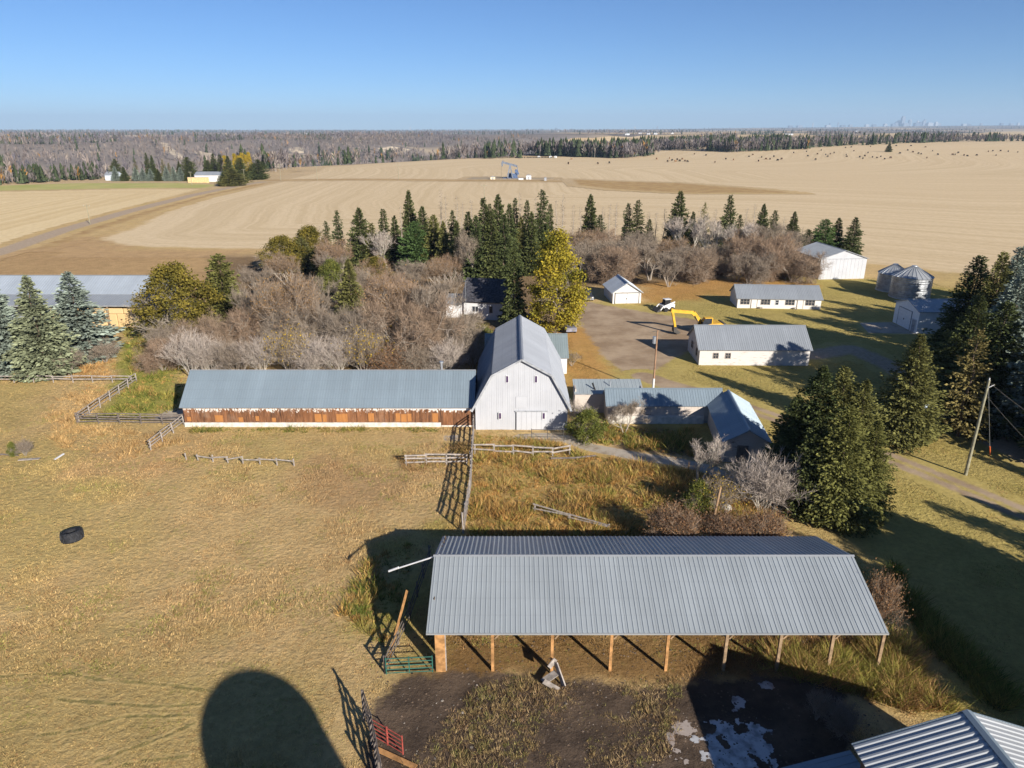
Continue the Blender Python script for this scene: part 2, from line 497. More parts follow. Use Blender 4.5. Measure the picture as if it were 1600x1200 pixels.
# --- roads and dirt
def fn_gravel(q, e):
    p = q.pos(); n = q.noise(p, 1.5, 6, 0.7); return q.mix(q.ramp(n, 0.3, 0.7), (0.34, 0.26, 0.185), (0.46, 0.355, 0.255)), n
M_GRAVEL = m_sheet('gravel', fn_gravel, w0=-0.8, w1=0.8, amp=0.8, nsc=0.4)
ROAD = [(-134, 130), (-141, 196), (-150.7, 242), (-158.2, 299), (-164, 377), (-164, 449), (-158, 489), (-150, 505), (-100, 505), (-8, 500)]
line_sheet('gravel_road', [(-130, 90)] + ROAD[:7], 6.5, M_GRAVEL, 1.6, 0.10, 3)
def fn_strip(q, e):
    n = q.noise(q.pos(), 0.15, 5, 0.65); return q.mix(q.ramp(n, 0.35, 0.7), (0.36, 0.23, 0.105), (0.46, 0.32, 0.15)), n
M_STRIP = m_sheet('rough_grass', fn_strip, w0=-2, w1=2, amp=3, nsc=0.2)
line_sheet('road_verge', [(-136, 205), (-144, 246), (-151, 300), (-158, 377), (-157, 440), (-157, 480)], 8, M_STRIP, 2.0, 0.085, 4)
line_sheet('grass_strip', [(-160, 488), (-100, 497), (-40, 488), (0, 484), (30, 480)], 9, M_STRIP, 3.0, 0.13, 6)
poly_sheet('grass_patch', PX((895, 281), (960, 284), (1060, 287), (1180, 296), (1240, 302), (1080, 302), (960, 296), (905, 290)), M_STRIP, 3.0, 0.16, 8)
def fn_lease(q, e):
    n = q.noise(q.pos(), 0.2, 5); return q.mix(n, (0.30, 0.24, 0.17), (0.42, 0.33, 0.22)), n
poly_sheet('lease_pad', [(-32, 497), (22, 494), (30, 512), (-28, 521)], m_sheet('lease_gravel', fn_lease, w0=-2, w1=2, amp=4, nsc=0.2), 2.0, 0.2, 5)

def fn_dirt(q, e):
    p = q.pos(); n = q.noise(p, 1.0, 6, 0.7); b = q.noise(p, 0.2, 4, 0.6)
    k = q.mix(q.ramp(b, 0.35, 0.65), (0.31, 0.22, 0.145), (0.47, 0.355, 0.245))
    return q.mix(q.math('MULTIPLY', n, 0.4), k, (0.15, 0.11, 0.07)), n
M_DIRT = m_sheet('dirt', fn_dirt, w0=-0.6, w1=0.6, amp=1.6, nsc=0.5)
YARD = PX((903, 468), (950, 478), (1010, 488), (1090, 500), (1110, 515), (1085, 545), (1050, 562), (1025, 582), (1010, 596), (975, 585), (945, 560), (915, 520), (900, 490))
poly_sheet('dirt_yard', YARD, M_DIRT, 0.8, 0.008, 3)
DRIVE = PX((1006, 588), (1040, 600), (1130, 625), (1210, 652), (1290, 682), (1390, 716), (1480, 752), (1600, 803), (1750, 868))
def two_track(X, Y):
    d = sd_line(X, Y, DRIVE)
    return np.where(Y < 84, 0.55 - np.abs(d - 0.85), 1.7 - d)
sheet('driveway', two_track, bb(DRIVE, 2), m_sheet('driveway_dirt', fn_dirt, w0=-0.3, w1=0.35, amp=0.5, nsc=1.0), 0.45, 0.016, 1.2)
line_sheet('driveway', PX((1270, 555), (1330, 545), (1400, 575), (1480, 640), (1560, 690), (1700, 760)), 4.0, m_sheet('shaded_lane_gravel', fn_gravel, w0=-0.6, w1=0.6, amp=0.9, nsc=0.6), 0.8, 0.012, 1.5)
def fn_conc(q, e):
    p = q.pos(); n = q.noise(p, 3, 6, 0.7); b = q.noise(p, 0.6, 5, 0.65)
    return q.mix(q.ramp(b, 0.45, 0.75), (0.42, 0.365, 0.30), (0.27, 0.215, 0.155)), n
M_CONC = m_sheet('old_concrete', fn_conc, w0=-0.1, w1=0.1, amp=0.28, nsc=1.5, bump=0.2)
line_sheet('footpath', PX((815, 684), (850, 682), (885, 686), (925, 700), (1000, 714), (1060, 722), (1110, 734), (1160, 760), (1225, 800)), 1.9, M_CONC, 0.3, 0.024, 0.7)
poly_sheet('concrete_slab', PX((240, 655), (262, 640), (292, 636), (298, 660), (285, 657)), M_CONC, 0.35, 0.024, 0.7)
poly_sheet('concrete_slab', PX((693, 681), (716, 680), (716, 689), (694, 689)), M_CONC, 0.3, 0.024, 0.5)
poly_sheet('concrete_apron', [(59.5, 114.3), (61, 121.0), (66.9, 121.4), (67.2, 113.7)], m_sheet('apron_concrete', fn_conc, w0=-0.1, w1=0.1, amp=0.1, nsc=1.5, bump=0.15), 0.5, 0.024, 0.7)
poly_sheet('concrete_slab', PX((940, 662), (960, 664), (965, 672), (948, 676)), M_CONC, 0.3, 0.024, 0.5)

def fn_mud(q, e):
    p = q.pos(); n = q.noise(p, 2.5, 7, 0.75); b = q.noise(p, 0.35, 5, 0.65)
    k = q.mix(q.ramp(b, 0.35, 0.7), (0.062, 0.045, 0.034), (0.135, 0.096, 0.068))
    return q.mix(q.math('MULTIPLY', q.ramp(n, 0.55, 0.75), 0.35), k, (0.17, 0.13, 0.09)), n
M_MUD = m_sheet('mud', fn_mud, w0=-0.5, w1=0.5, amp=1.6, nsc=0.7, bump=0.9)
MUD = PX((640, 1055), (690, 1050), (760, 1052), (900, 1060), (1000, 1075), (1100, 1060), (1220, 1055), (1330, 1070), (1330, 1250), (560, 1250), (575, 1150), (585, 1090))
poly_sheet('mud_yard', MUD, M_MUD, 0.4, 0.012, 2)
q = NT('puddle_silt'); q.b.inputs['Specular IOR Level'].default_value = 0.9; q.b.inputs['IOR'].default_value = 1.45
M_PUDDLE_SILT = q.done(q.mix(q.ramp(q.noise(q.pos(), 1.5, 5), 0.4, 0.65), (0.46, 0.46, 0.47), (0.24, 0.23, 0.23)), 0.12)  # pale wet silt with a gloss, not clear water
q = NT('wet_silt'); M_SILT = q.done(q.mix(q.noise(q.pos(), 3, 5), (0.30, 0.25, 0.22), (0.42, 0.36, 0.32)), 0.5)
def blob(name, pts, mat, z, amp, thr=0.0, sp=0.05, seed=1):
    poly = pts
    x0, x1, y0, y1 = bb(poly, 0.4)
    gx = np.arange(x0, x1, sp); gy = np.arange(y0, y1, sp); X, Y = np.meshgrid(gx, gy)
    f = sd_poly(X, Y, poly) * 0.8 + (fbm(X, Y, 1.7, seed, 5) - 0.5) * amp * 1.5
    I = np.arange(X.size).reshape(X.shape); k = f > thr
    cell = k[:-1, :-1] & k[:-1, 1:] & k[1:, :-1] & k[1:, 1:]
    F = np.stack([I[:-1, :-1], I[:-1, 1:], I[1:, 1:], I[1:, :-1]], -1)[cell]
    if len(F) == 0: return
    used, inv = np.unique(F.ravel(), return_inverse=True)
    V = np.stack([X.ravel(), Y.ravel(), np.full(X.size, z)], 1)[used]
    return tag(link(name, mesh_np(name, V, inv.reshape(-1, 4)), mat), kind='structure')
blob('silt_puddle', PX((1130, 1138), (1175, 1130), (1205, 1145), (1212, 1185), (1200, 1215), (1090, 1215), (1090, 1150)), M_PUDDLE_SILT, 0.022, 2.0, 0.15, seed=5)
blob('silt_puddle', PX((1140, 1090), (1172, 1088), (1176, 1110), (1145, 1112)), M_PUDDLE_SILT, 0.022, 1.0, 0.1, seed=8)
blob('silt_puddle', PX((1185, 1065), (1205, 1062), (1205, 1078), (1188, 1078)), M_PUDDLE_SILT, 0.022, 0.8, 0.1, seed=9)
blob('dried_silt', PX((1040, 1135), (1078, 1130), (1086, 1200), (1050, 1200)), M_SILT, 0.026, 1.7, 0.42, seed=12)

def fn_trail(q, e):
    n = q.noise(q.pos(), 1.5, 4); return q.mix(n, (0.15, 0.125, 0.05), (0.27, 0.22, 0.085)), n
M_TRAIL = m_sheet('trail', fn_trail, w0=0.0, w1=0.14, amp=0.34, nsc=1.3, bump=0.9)
for tr_ in ([(-40, 1060), (60, 1053), (110, 1053), (160, 1063), (260, 1070), (335, 1082)], [(90, 1093), (170, 1100), (260, 1105), (312, 1100)], [(60, 1150), (130, 1140), (190, 1120), (300, 1118)], [(150, 1190), (260, 1150), (302, 1130)], [(120, 1215), (220, 1190), (302, 1180)]):
    line_sheet('cattle_trail', PX(*tr_), 0.34, M_TRAIL, 0.1, 0.009, 0.04)
def fn_sand(q, e):
    n = q.noise(q.pos(), 0.06, 6, 0.7); return q.mix(q.ramp(n, 0.35, 0.65), (0.36, 0.29, 0.22), (0.62, 0.52, 0.38)), n
M_SAND = m_sheet('bluff_sand', fn_sand, w0=-3, w1=3, amp=10, nsc=0.03)
BLUFFS = [PX((250, 222), (262, 226), (288, 246), (296, 252), (278, 250), (262, 238)), PX((303, 236), (330, 240), (345, 250), (330, 258), (315, 248)), PX((450, 232), (470, 230), (476, 240), (458, 242)), PX((590, 233), (612, 230), (640, 234), (632, 242), (604, 240)), PX((170, 212), (260, 211), (262, 214), (170, 215))]
for b_ in BLUFFS: poly_sheet('sandy_bluff', b_, M_SAND, 6.0, 0.6, 12)

def fn_far(q, e):
    n = q.noise(q.pos(), 0.01, 5, 0.6); return q.mix(q.ramp(n, 0.35, 0.65), (0.50, 0.36, 0.19), (0.64, 0.49, 0.29)), n
M_FAR = m_sheet('far_stubble', fn_far, w0=-8, w1=8, amp=25, nsc=0.012)
FARF = [PX((830, 222), (900, 216), (1010, 212), (1275, 211.5), (1270, 217), (1000, 219)), PX((1330, 213), (1405, 208), (1412, 212), (1400, 216), (1335, 217)), PX((1480, 213), (1570, 206), (1640, 205), (1640, 217), (1500, 217)), PX((1210, 209.5), (1260, 209), (1262, 212), (1200, 212))]
for b_ in FARF: poly_sheet('far_field', b_, M_FAR, 22.0, 0.8, 40)

# ------------------------------------------------------------------ grass and weeds (uncountable)
def blades(name, pts, n_bl, hgt, spread, wid, cols, mat, lean=0.6, wind=(0.25, 0.1)):
    """tufts of blades round pts; hgt per tuft; cols per tuft"""
    n = len(pts); N = n * n_bl
    base = np.repeat(pts, n_bl, 0); h = np.repeat(hgt, n_bl) * RNG.uniform(0.5, 1.1, N)
    a = RNG.uniform(0, 2 * np.pi, N); rr = spread * np.sqrt(RNG.uniform(0, 1, N)) * np.repeat(hgt, n_bl)
    bx = base[:, 0] + rr * np.cos(a); by = base[:, 1] + rr * np.sin(a); bz = base[:, 2]
    l = RNG.uniform(0.2, 1, N) * lean * h
    tx = bx + l * np.cos(a) + wind[0] * h; ty = by + l * np.sin(a) + wind[1] * h; tz = bz + h * (1 - 0.3 * RNG.uniform(0, 1, N))
    b = RNG.uniform(0, np.pi, N); w = wid * RNG.uniform(0.6, 1.3, N)
    V = np.stack([np.stack([bx - w * np.cos(b), by - w * np.sin(b), bz - 0.03], 1), np.stack([bx + w * np.cos(b), by + w * np.sin(b), bz - 0.03], 1), np.stack([tx, ty, tz], 1)], 1).reshape(-1, 3)
    F = np.arange(3 * N).reshape(-1, 3)
    c = np.repeat(np.repeat(cols, n_bl, 0) * RNG.uniform(0.7, 1.35, (N, 1)), 3, 0)
    return tag(link(name, mesh_np(name, V, F, col=c), mat), kind='stuff')

M_GRASS = m_foliage('grass_blades', (1, 1, 1), 0.0, 0.25)
def scatter(n, y0, y1, power=1.0):
    """random ground points in the view, a little denser near by"""
    y = y0 + (y1 - y0) * RNG.uniform(0, 1, n) ** power
    x = RNG.uniform(-0.80, 0.80, n) * (y * 0.93 + 11)
    return x, y
BUILT = [  # footprints kept free of grass
    [(-37.3, 74.7), (-4.5, 74.7), (-4.5, 82), (-37.3, 82)], [(-4.2, 73.9), (6.3, 73.9), (6.6, 99), (-4, 99)],
    [(10.8, 75.8), (24, 75.8), (24, 78), (10.8, 78)], [(21.9, 66), (26, 66), (28, 78), (21.9, 78)], [(26.7, 97.2), (42.7, 97), (42.7, 104.6), (26.7, 104.6)],
    [(7.5, 79), (15.4, 79), (15.4, 82), (7.5, 82)], YARD,
    PX((815, 678), (885, 681), (1000, 709), (1110, 729), (1110, 739), (1000, 719), (885, 692), (815, 690))]
def clear(x, y, polys, m=0.0):
    k = np.ones(len(x), bool)
    for p in polys: k &= sd_poly(x, y, p) < m
    return k
def zcol(x, y, jit=0.25):
    c = ground_col(x, y)
    g = (vnoise(x, y, 0.5, 41) > 0.62) & (RNG.uniform(0, 1, len(x)) < 0.5)
    c[g] = np.array((0.27, 0.26, 0.075))
    br = RNG.uniform(0, 1, len(x)) < 0.12
    c[br] = np.array((0.36, 0.21, 0.095))
    return c * RNG.uniform(1 - jit, 1 + jit, (len(x), 1)) * 1.08
x, y = scatter(105000, 26, 104, 1.2)
k = clear(x, y, BUILT + [MUD]) & (sd_line(x, y, DRIVE) > 1.6); x, y = x[k], y[k]
dens = 0.35 + 0.65 * fbm(x, y, 0.14, 61)
hh = 0.07 + 0.26 * ss(0.40, 0.78, fbm(x, y, 0.22, 62)) * RNG.uniform(0.3, 1.3, len(x)) ** 1.5
lawn = sd_poly(x, y, ZONES[1][0]) > 0
hh = np.where(lawn, hh * 0.5, hh)
blades('grass', np.stack([x, y, np.zeros(len(x))], 1), 7, hh, 1.4, 0.026, zcol(x, y), M_GRASS, lean=1.2)

def weeds(name, poly, n, h0, h1, col_list, nb=14, wid=0.03, spread=0.5, thr=0.0, seed=70, avoid=None):
    x0, x1, y0, y1 = bb(poly)
    x = RNG.uniform(x0, x1, n); y = RNG.uniform(y0, y1, n)
    k = (sd_poly(x, y, poly) > 0) & (fbm(x, y, 0.3, seed) > thr)
    if avoid: k &= clear(x, y, avoid)
    x, y = x[k], y[k]
    kx = np.floor(x / 0.9 + 3 * vnoise(x, y, 0.7, seed + 9)).astype(int) * 131 + np.floor(y / 0.9 + 3 * vnoise(x, y, 0.7, seed + 10)).astype(int) * 57
    ci = np.where(RNG.uniform(0, 1, len(x)) < 0.6, np.abs(kx) % len(col_list), RNG.integers(0, len(col_list), len(x)))
    c = np.array(col_list)[ci] * RNG.uniform(0.75, 1.3, (len(x), 1)) * 1.15
    h = (h0 + (h1 - h0) * RNG.uniform(0, 1, len(x)) ** 1.5) * (0.25 + 1.5 * ss(0.3, 0.7, fbm(x, y, 0.45, seed + 3)))
    return blades(name, np.stack([x, y, np.zeros(len(x))], 1), nb, h, spread, wid, c, M_GRASS, lean=1.1, wind=(0.05, 0.0))
W_OR = [(0.40, 0.235, 0.075), (0.46, 0.31, 0.12), (0.33, 0.19, 0.06), (0.30, 0.26, 0.07), (0.22, 0.20, 0.05)]
W_GR = [(0.14, 0.17, 0.035), (0.22, 0.21, 0.05), (0.27, 0.22, 0.06), (0.10, 0.12, 0.03)]
weeds('tall_weeds', PX((742, 715), (880, 705), (1000, 725), (1120, 745), (1215, 800), (1225, 842), (735, 842), (730, 770)), 5200, 0.25, 0.75, W_OR + [(0.46, 0.26, 0.09), (0.2, 0.13, 0.06)], 14, 0.035)
weeds('tall_weeds', PX((742, 677), (800, 684), (870, 694), (885, 704), (742, 706)), 700, 0.3, 0.7, W_OR, 12, 0.03, avoid=BUILT)
weeds('tall_weeds', PX((890, 665), (1080, 672), (1090, 715), (1000, 705), (920, 690)), 1300, 0.3, 0.9, W_GR + W_OR, 14, 0.04, avoid=BUILT)
weeds('tall_weeds', PX((190, 505), (262, 505), (285, 570), (283, 640), (225, 652), (160, 648), (205, 600)), 3800, 0.25, 0.7, W_GR + [(0.32, 0.27, 0.07), (0.4, 0.24, 0.09)], 12, 0.045)
weeds('tall_weeds', PX((1370, 1000), (1420, 1010), (1440, 1080), (1500, 1110), (1420, 1110), (1210, 1045), (1200, 1020), (1290, 1020)), 2400, 0.35, 1.0, [(0.30, 0.26, 0.07), (0.22, 0.21, 0.05), (0.38, 0.24, 0.10), (0.33, 0.2, 0.09)], 16, 0.025)
weeds('mud_weeds', PX((760, 1060), (1070, 1050), (1062, 1130), (1040, 1190), (930, 1215), (620, 1215), (700, 1120)), 5200, 0.07, 0.26, [(0.30, 0.22, 0.10), (0.36, 0.26, 0.14), (0.21, 0.19, 0.07), (0.26, 0.17, 0.09), (0.17, 0.12, 0.07)], 8, 0.02, thr=0.40)
weeds('tall_weeds', PX((640, 850), (560, 880), (530, 960), (600, 1010), (640, 930)), 700, 0.2, 0.5, W_OR + W_GR, 14, 0.03)
weeds('tall_weeds', PX((70, 640), (130, 600), (190, 610), (120, 660), (300, 690), (200, 720), (90, 700)), 2200, 0.25, 0.65, [(0.40, 0.26, 0.11), (0.46, 0.31, 0.14), (0.34, 0.21, 0.09)], 12, 0.03)
weeds('tall_weeds', PX((180, 590), (0, 594), (-60, 580), (180, 540)), 1500, 0.3, 0.8, [(0.40, 0.25, 0.10), (0.35, 0.2, 0.08)], 12, 0.04)
weeds('tall_weeds', PX((1380, 900), (1440, 1000), (1560, 1110), (1600, 1100), (1440, 950), (1400, 880)), 1500, 0.3, 0.8, W_GR, 14, 0.03)
weeds('tall_weeds', PX((620, 715), (735, 690), (735, 720), (640, 740)), 350, 0.2, 0.6, [(0.33, 0.2, 0.09), (0.28, 0.2, 0.07)], 12, 0.03)
weeds('tall_weeds', PX((300, 669), (690, 669), (690, 676), (300, 676)), 420, 0.2, 0.5, W_GR + [(0.36, 0.26, 0.1)], 10, 0.03)
# ------------------------------------------------------------------ plants: prototypes (height 1), copied and scaled
def unit(v): return v / np.maximum(np.linalg.norm(v, axis=-1, keepdims=True), 1e-9)

def sprays(P, Dr, L, Wd, col, fold=0.25):
    """kite-shaped leaf sprays at P along Dr"""
    n = len(P)
    Dr = unit(Dr); rnd = RNG.normal(0, 1, (n, 3)); S = unit(np.cross(Dr, rnd)); U = np.cross(S, Dr)
    L = L[:, None]; Wd = Wd[:, None]
    mid = P + Dr * L * 0.45
    a = P; b = mid + S * Wd + U * Wd * fold; c = P + Dr * L; d = mid - S * Wd + U * Wd * fold
    V = np.stack([a, b, c, d], 1).reshape(-1, 3); i = np.arange(n) * 4
    F = np.stack([np.stack([i, i + 1, i + 2], 1), np.stack([i, i + 2, i + 3], 1)], 1).reshape(-1, 3)
    return V, F, np.repeat(col, 4, 0)

def trunk_mesh(name, r, top=1.0, k=7, wob=0.01):
    m = MB(); pts = []; rads = []
    for i in range(7):
        t = i / 6; pts.append((wob * math.sin(i * 2.1), wob * math.cos(i * 1.7), t * top - (0.01 if i == 0 else 0))); rads.append(r * (1 - 0.93 * t) + 0.0008)
    m.tube(pts, rads, k); return m.mesh(name)

def spruce_mesh(name, rad=0.2, whorls=44, per=10, z0=0.05, sl=0.036, sparse=1.0, droop=0.35, power=0.9, seed=0, lump=0.25):
    rg = np.random.default_rng(seed)
    Ps, Ds, Ls, Cs = [], [], [], []
    for i in range(whorls):
        t0 = i / (whorls - 1)
        nb = max(5, int(per * (1.15 - 0.45 * t0) * min(sparse, 1)))
        for j in range(nb):
            t = min(max(t0 + rg.uniform(-0.7, 0.7) / whorls, 0), 1)
            z = z0 + (1 - z0) * t * 0.985
            az = rg.uniform(0, 2 * np.pi)
            lf = 1 + lump * math.sin(az * 2 + seed + t * 5) * rg.uniform(0, 1)
            L = (rad * (1 - t) ** power + 0.010) * rg.uniform(0.62, 1.1) * lf
            if t < 0.12: L *= 0.75 + 2 * t
            n = int(7 + L * 130 * min(1.7, sparse + 0.1 if sparse < 1 else sparse))
            u = rg.uniform(0.0, 1, n) ** 0.6
            dr = droop * (1 - t) - 0.45 * t + rg.normal(0, 0.08)
            px = np.cos(az) * u * L; py = np.sin(az) * u * L
            pz = z - dr * u * L + 0.18 * L * u * u * (1 - t) + rg.normal(0, 0.007, n)
            spread = rg.uniform(-1, 1, n) * 0.30 * L * (1 - 0.55 * u)
            px += -np.sin(az) * spread; py += np.cos(az) * spread
            pz -= np.abs(spread) * 0.5 * rg.uniform(0, 1, n)
            side = np.sign(spread) * rg.uniform(0.3, 1.0, n)
            d = np.stack([np.cos(az) - np.sin(az) * side, np.sin(az) + np.cos(az) * side, -dr - 0.15 + rg.normal(0.0, 0.35, n)], 1)
            Ps.append(np.stack([px, py, pz], 1)); Ds.append(d); Ls.append(sl * rg.uniform(0.55, 1.25, n) * (0.5 + 0.5 * (1 - t) ** 0.7))
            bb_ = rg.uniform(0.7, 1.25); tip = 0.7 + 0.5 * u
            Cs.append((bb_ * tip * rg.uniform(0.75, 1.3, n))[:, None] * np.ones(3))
    n = int(900 * sparse ** 2)   # sprays close to the stem
    t = rg.uniform(0.02, 0.97, n); a = rg.uniform(0, 6.283, n); r = rad * (1 - t) ** power * rg.uniform(0.03, 0.45, n) + 0.003
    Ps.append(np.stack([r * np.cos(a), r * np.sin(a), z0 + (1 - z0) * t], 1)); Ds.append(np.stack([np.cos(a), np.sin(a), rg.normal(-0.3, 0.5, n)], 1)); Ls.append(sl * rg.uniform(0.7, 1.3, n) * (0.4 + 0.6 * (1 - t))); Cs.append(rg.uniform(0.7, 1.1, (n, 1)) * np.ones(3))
    n = 16; Ps.append(np.stack([rg.normal(0, 0.002, n), rg.normal(0, 0.002, n), rg.uniform(0.93, 0.985, n)], 1))
    Ds.append(np.stack([rg.normal(0, 0.4, n), rg.normal(0, 0.4, n), np.ones(n)], 1)); Ls.append(np.full(n, sl * 0.5)); Cs.append(np.ones((n, 3)))
    P = np.concatenate(Ps); Dv = np.concatenate(Ds); Lx = np.concatenate(Ls); C = np.concatenate(Cs)
    V, F, c = sprays(P, Dv, Lx, Lx * 0.30, C)
    return mesh_np(name, V, F, col=c)

def branch_tree(name, seed, stems=1, spread=0.5, depth=4, len0=0.42, ratio=0.68, kids=(3, 4), r0=0.016, twig=(4, 0.09), up=0.25, wob=0.25, tw=0.0016, start=0.0, leaf=None):
    rg = random.Random(seed); m = MB(); tw_p, tw_d, tw_l = [], [], []
    def rv(): return Vector((rg.gauss(0, 1), rg.gauss(0, 1), rg.gauss(0, 1)))
    def grow(p, d, L, r, k):
        pts = [p.copy()]; q = p.copy(); dd = d.copy()
        for i in range(3):
            dd = (dd + rv() * wob * 0.3 + Vector((0, 0, up * 0.12))).normalized(); q = q + dd * (L / 3); pts.append(q.copy())
        e = r * 0.55
        m.tube(pts, [r, r * 0.85, r * 0.7, e], 4 if k >= depth - 1 else 3, cap=False)
        if k <= 1:
            for t in (0.35, 0.6, 0.8, 1.0):
                for j in range(twig[0]):
                    pp = pts[0].lerp(pts[-1], t); tw_p.append(pp); tw_d.append((dd * 0.8 + rv() * 0.65 + Vector((0, 0, up))).normalized()); tw_l.append(twig[1] * rg.uniform(0.5, 1.3))
        if k > 0:
            for j in range(rg.randint(*kids)):
                t = rg.uniform(0.45, 1.0); i = min(int(t * 3), 2); pp = pts[i].lerp(pts[i + 1], t * 3 - i)
                nd = (dd + rv() * spread + Vector((0, 0, up * 0.5))).normalized()
                grow(pp, nd, L * ratio * rg.uniform(0.75, 1.15), max(e * 0.8, 0.0011), k - 1)
    for sidx in range(stems):
        a = rg.uniform(0, 6.28); off = 0.02 * (stems > 1)
        d = Vector((math.cos(a) * (spread * 0.8 if stems > 1 else 0.08), math.sin(a) * (spread * 0.8 if stems > 1 else 0.08), 1)).normalized()
        grow(Vector((math.cos(a) * off, math.sin(a) * off, -0.01)), d, len0, r0 / math.sqrt(stems), depth)
    P = np.array([tuple(p) for p in tw_p]); Dv = np.array([tuple(d) for d in tw_d]); L = np.array(tw_l)
    V, F, c = sprays(P, Dv, L, np.full(len(L), tw), np.ones((len(L), 3)) * RNG.uniform(0.75, 1.25, (len(L), 1)), 0)
    sc = 1.0 / max(V[:, 2].max(), 0.3)
    wood = m.mesh(name + '_limbs'); wood.transform(Matrix.Scale(sc, 4))
    tips = mesh_np(name + '_twigs', V * sc, F, col=c)
    return wood, tips, (P + Dv * L[:, None]) * sc, Dv

def leaf_mesh(name, tips, n, size, seed, shades=((0.7, 1.25),), clump=0.05):
    rg = np.random.default_rng(seed); k = rg.integers(0, len(tips), n)
    P = tips[k] + rg.normal(0, clump, (n, 3)); Dv = rg.normal(0, 1, (n, 3)) + np.array([0, 0, -0.2])
    cl = np.random.default_rng(seed + 1).uniform(0, 1, len(tips))[k]
    c = np.array(shades[0])[None] if False else None
    lo = np.array(shades[0]); hi = np.array(shades[-1])
    big = (np.sin(P[:, 0] * 14 + seed) * np.sin(P[:, 1] * 13) * np.sin(P[:, 2] * 11 + 1) + 1) / 2
    f = np.clip(0.55 * big + 0.45 * cl + rg.normal(0, 0.12, n), 0, 1)[:, None]
    C = (lo * (1 - f) + hi * f) * rg.uniform(0.7, 1.25, (n, 1))
    L = size * rg.uniform(0.6, 1.3, n)
    V, F, c = sprays(P, Dv, L, L * 0.42, C)
    return mesh_np(name, V, F, col=c)

M_BARK = m_plain('spruce_bark', (0.14, 0.10, 0.075), 0.9, sc=8)
M_PALEBARK = m_plain('pale_bark', (0.46, 0.42, 0.36), 0.8, sc=5)
M_GREYBARK = m_plain('grey_bark', (0.33, 0.285, 0.24), 0.9, sc=5)
F_DARK = m_foliage('dark_spruce_needles', (0.068, 0.085, 0.033), 0.5, 0.1, (0.095, 0.095, 0.032))
F_OLIVE = m_foliage('olive_spruce_needles', (0.135, 0.135, 0.042), 0.4, 0.1, (0.15, 0.14, 0.055))
F_BLUE = m_foliage('blue_spruce_needles', (0.225, 0.265, 0.225), 0.35, 0.1, (0.18, 0.215, 0.165))
F_GREY = m_foliage('grey_green_needles', (0.20, 0.22, 0.135), 0.2, 0.1)
F_GREEN = m_foliage('bright_pine_needles', (0.085, 0.135, 0.045), 0.2, 0.12)
F_RUST = m_foliage('rusty_needles', (0.19, 0.155, 0.06), 0.2, 0.1)
F_LEAF = m_foliage('autumn_leaves', (1, 1, 1), 0.0, 0.3)
F_TWIG = m_foliage('grey_twigs', (0.275, 0.222, 0.17), 0.6, 0.0, (0.20, 0.165, 0.135))
F_REDTWIG = m_foliage('reddish_twigs', (0.28, 0.195, 0.135), 0.6, 0.0, (0.22, 0.17, 0.125))
F_PALETWIG = m_foliage('pale_twigs', (0.40, 0.34, 0.295), 0.3, 0.0, (0.33, 0.28, 0.24))

TR_SPR = trunk_mesh('spruce_trunk', 0.013, 0.9)
TR_SNAG = trunk_mesh('snag_trunk', 0.010, 1.0)
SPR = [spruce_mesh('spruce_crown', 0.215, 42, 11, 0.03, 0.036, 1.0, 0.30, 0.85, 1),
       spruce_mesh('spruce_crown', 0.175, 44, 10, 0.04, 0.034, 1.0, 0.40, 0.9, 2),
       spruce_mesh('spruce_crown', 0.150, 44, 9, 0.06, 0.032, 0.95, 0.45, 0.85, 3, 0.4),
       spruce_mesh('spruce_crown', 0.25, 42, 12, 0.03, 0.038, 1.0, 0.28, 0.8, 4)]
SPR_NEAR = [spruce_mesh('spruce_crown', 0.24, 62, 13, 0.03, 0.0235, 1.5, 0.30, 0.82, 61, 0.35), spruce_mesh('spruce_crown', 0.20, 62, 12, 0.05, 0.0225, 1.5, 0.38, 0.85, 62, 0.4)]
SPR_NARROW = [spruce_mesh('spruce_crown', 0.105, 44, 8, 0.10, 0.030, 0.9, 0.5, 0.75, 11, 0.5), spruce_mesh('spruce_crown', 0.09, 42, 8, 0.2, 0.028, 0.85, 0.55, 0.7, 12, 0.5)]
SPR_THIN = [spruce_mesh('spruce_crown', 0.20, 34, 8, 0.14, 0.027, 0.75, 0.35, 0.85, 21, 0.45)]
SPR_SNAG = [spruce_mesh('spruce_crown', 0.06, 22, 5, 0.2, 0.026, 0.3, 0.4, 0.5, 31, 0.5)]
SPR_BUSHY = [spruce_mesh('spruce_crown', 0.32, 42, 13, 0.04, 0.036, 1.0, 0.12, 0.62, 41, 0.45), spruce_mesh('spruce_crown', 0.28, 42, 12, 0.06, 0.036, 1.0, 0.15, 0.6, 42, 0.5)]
CEDAR = [spruce_mesh('cedar_crown', 0.17, 42, 11, 0.02, 0.040, 1.0, -0.2, 0.4, 51, 0.35)]
BARE = [branch_tree('bare_tree', 5, 2, 0.5, 4, 0.36, 0.72, (3, 5), 0.028, (3, 0.08), 0.45),
        branch_tree('bare_tree', 6, 4, 0.6, 4, 0.36, 0.70, (3, 4), 0.034, (3, 0.085), 0.3)]
BIRCH = [branch_tree('bare_birch', 8, 2, 0.32, 4, 0.36, 0.70, (3, 4), 0.024, (2, 0.07), 0.75, tw=0.0014), branch_tree('bare_birch', 9, 3, 0.30, 4, 0.38, 0.68, (3, 4), 0.028, (2, 0.07), 0.8, tw=0.0014)]
THICK = [branch_tree('bare_thicket', 15, 7, 0.75, 4, 0.34, 0.72, (3, 4), 0.040, (3, 0.10), 0.15, tw=0.0015), branch_tree('bare_thicket', 16, 8, 0.85, 4, 0.32, 0.74, (3, 4), 0.040, (3, 0.10), 0.1, tw=0.0015)]
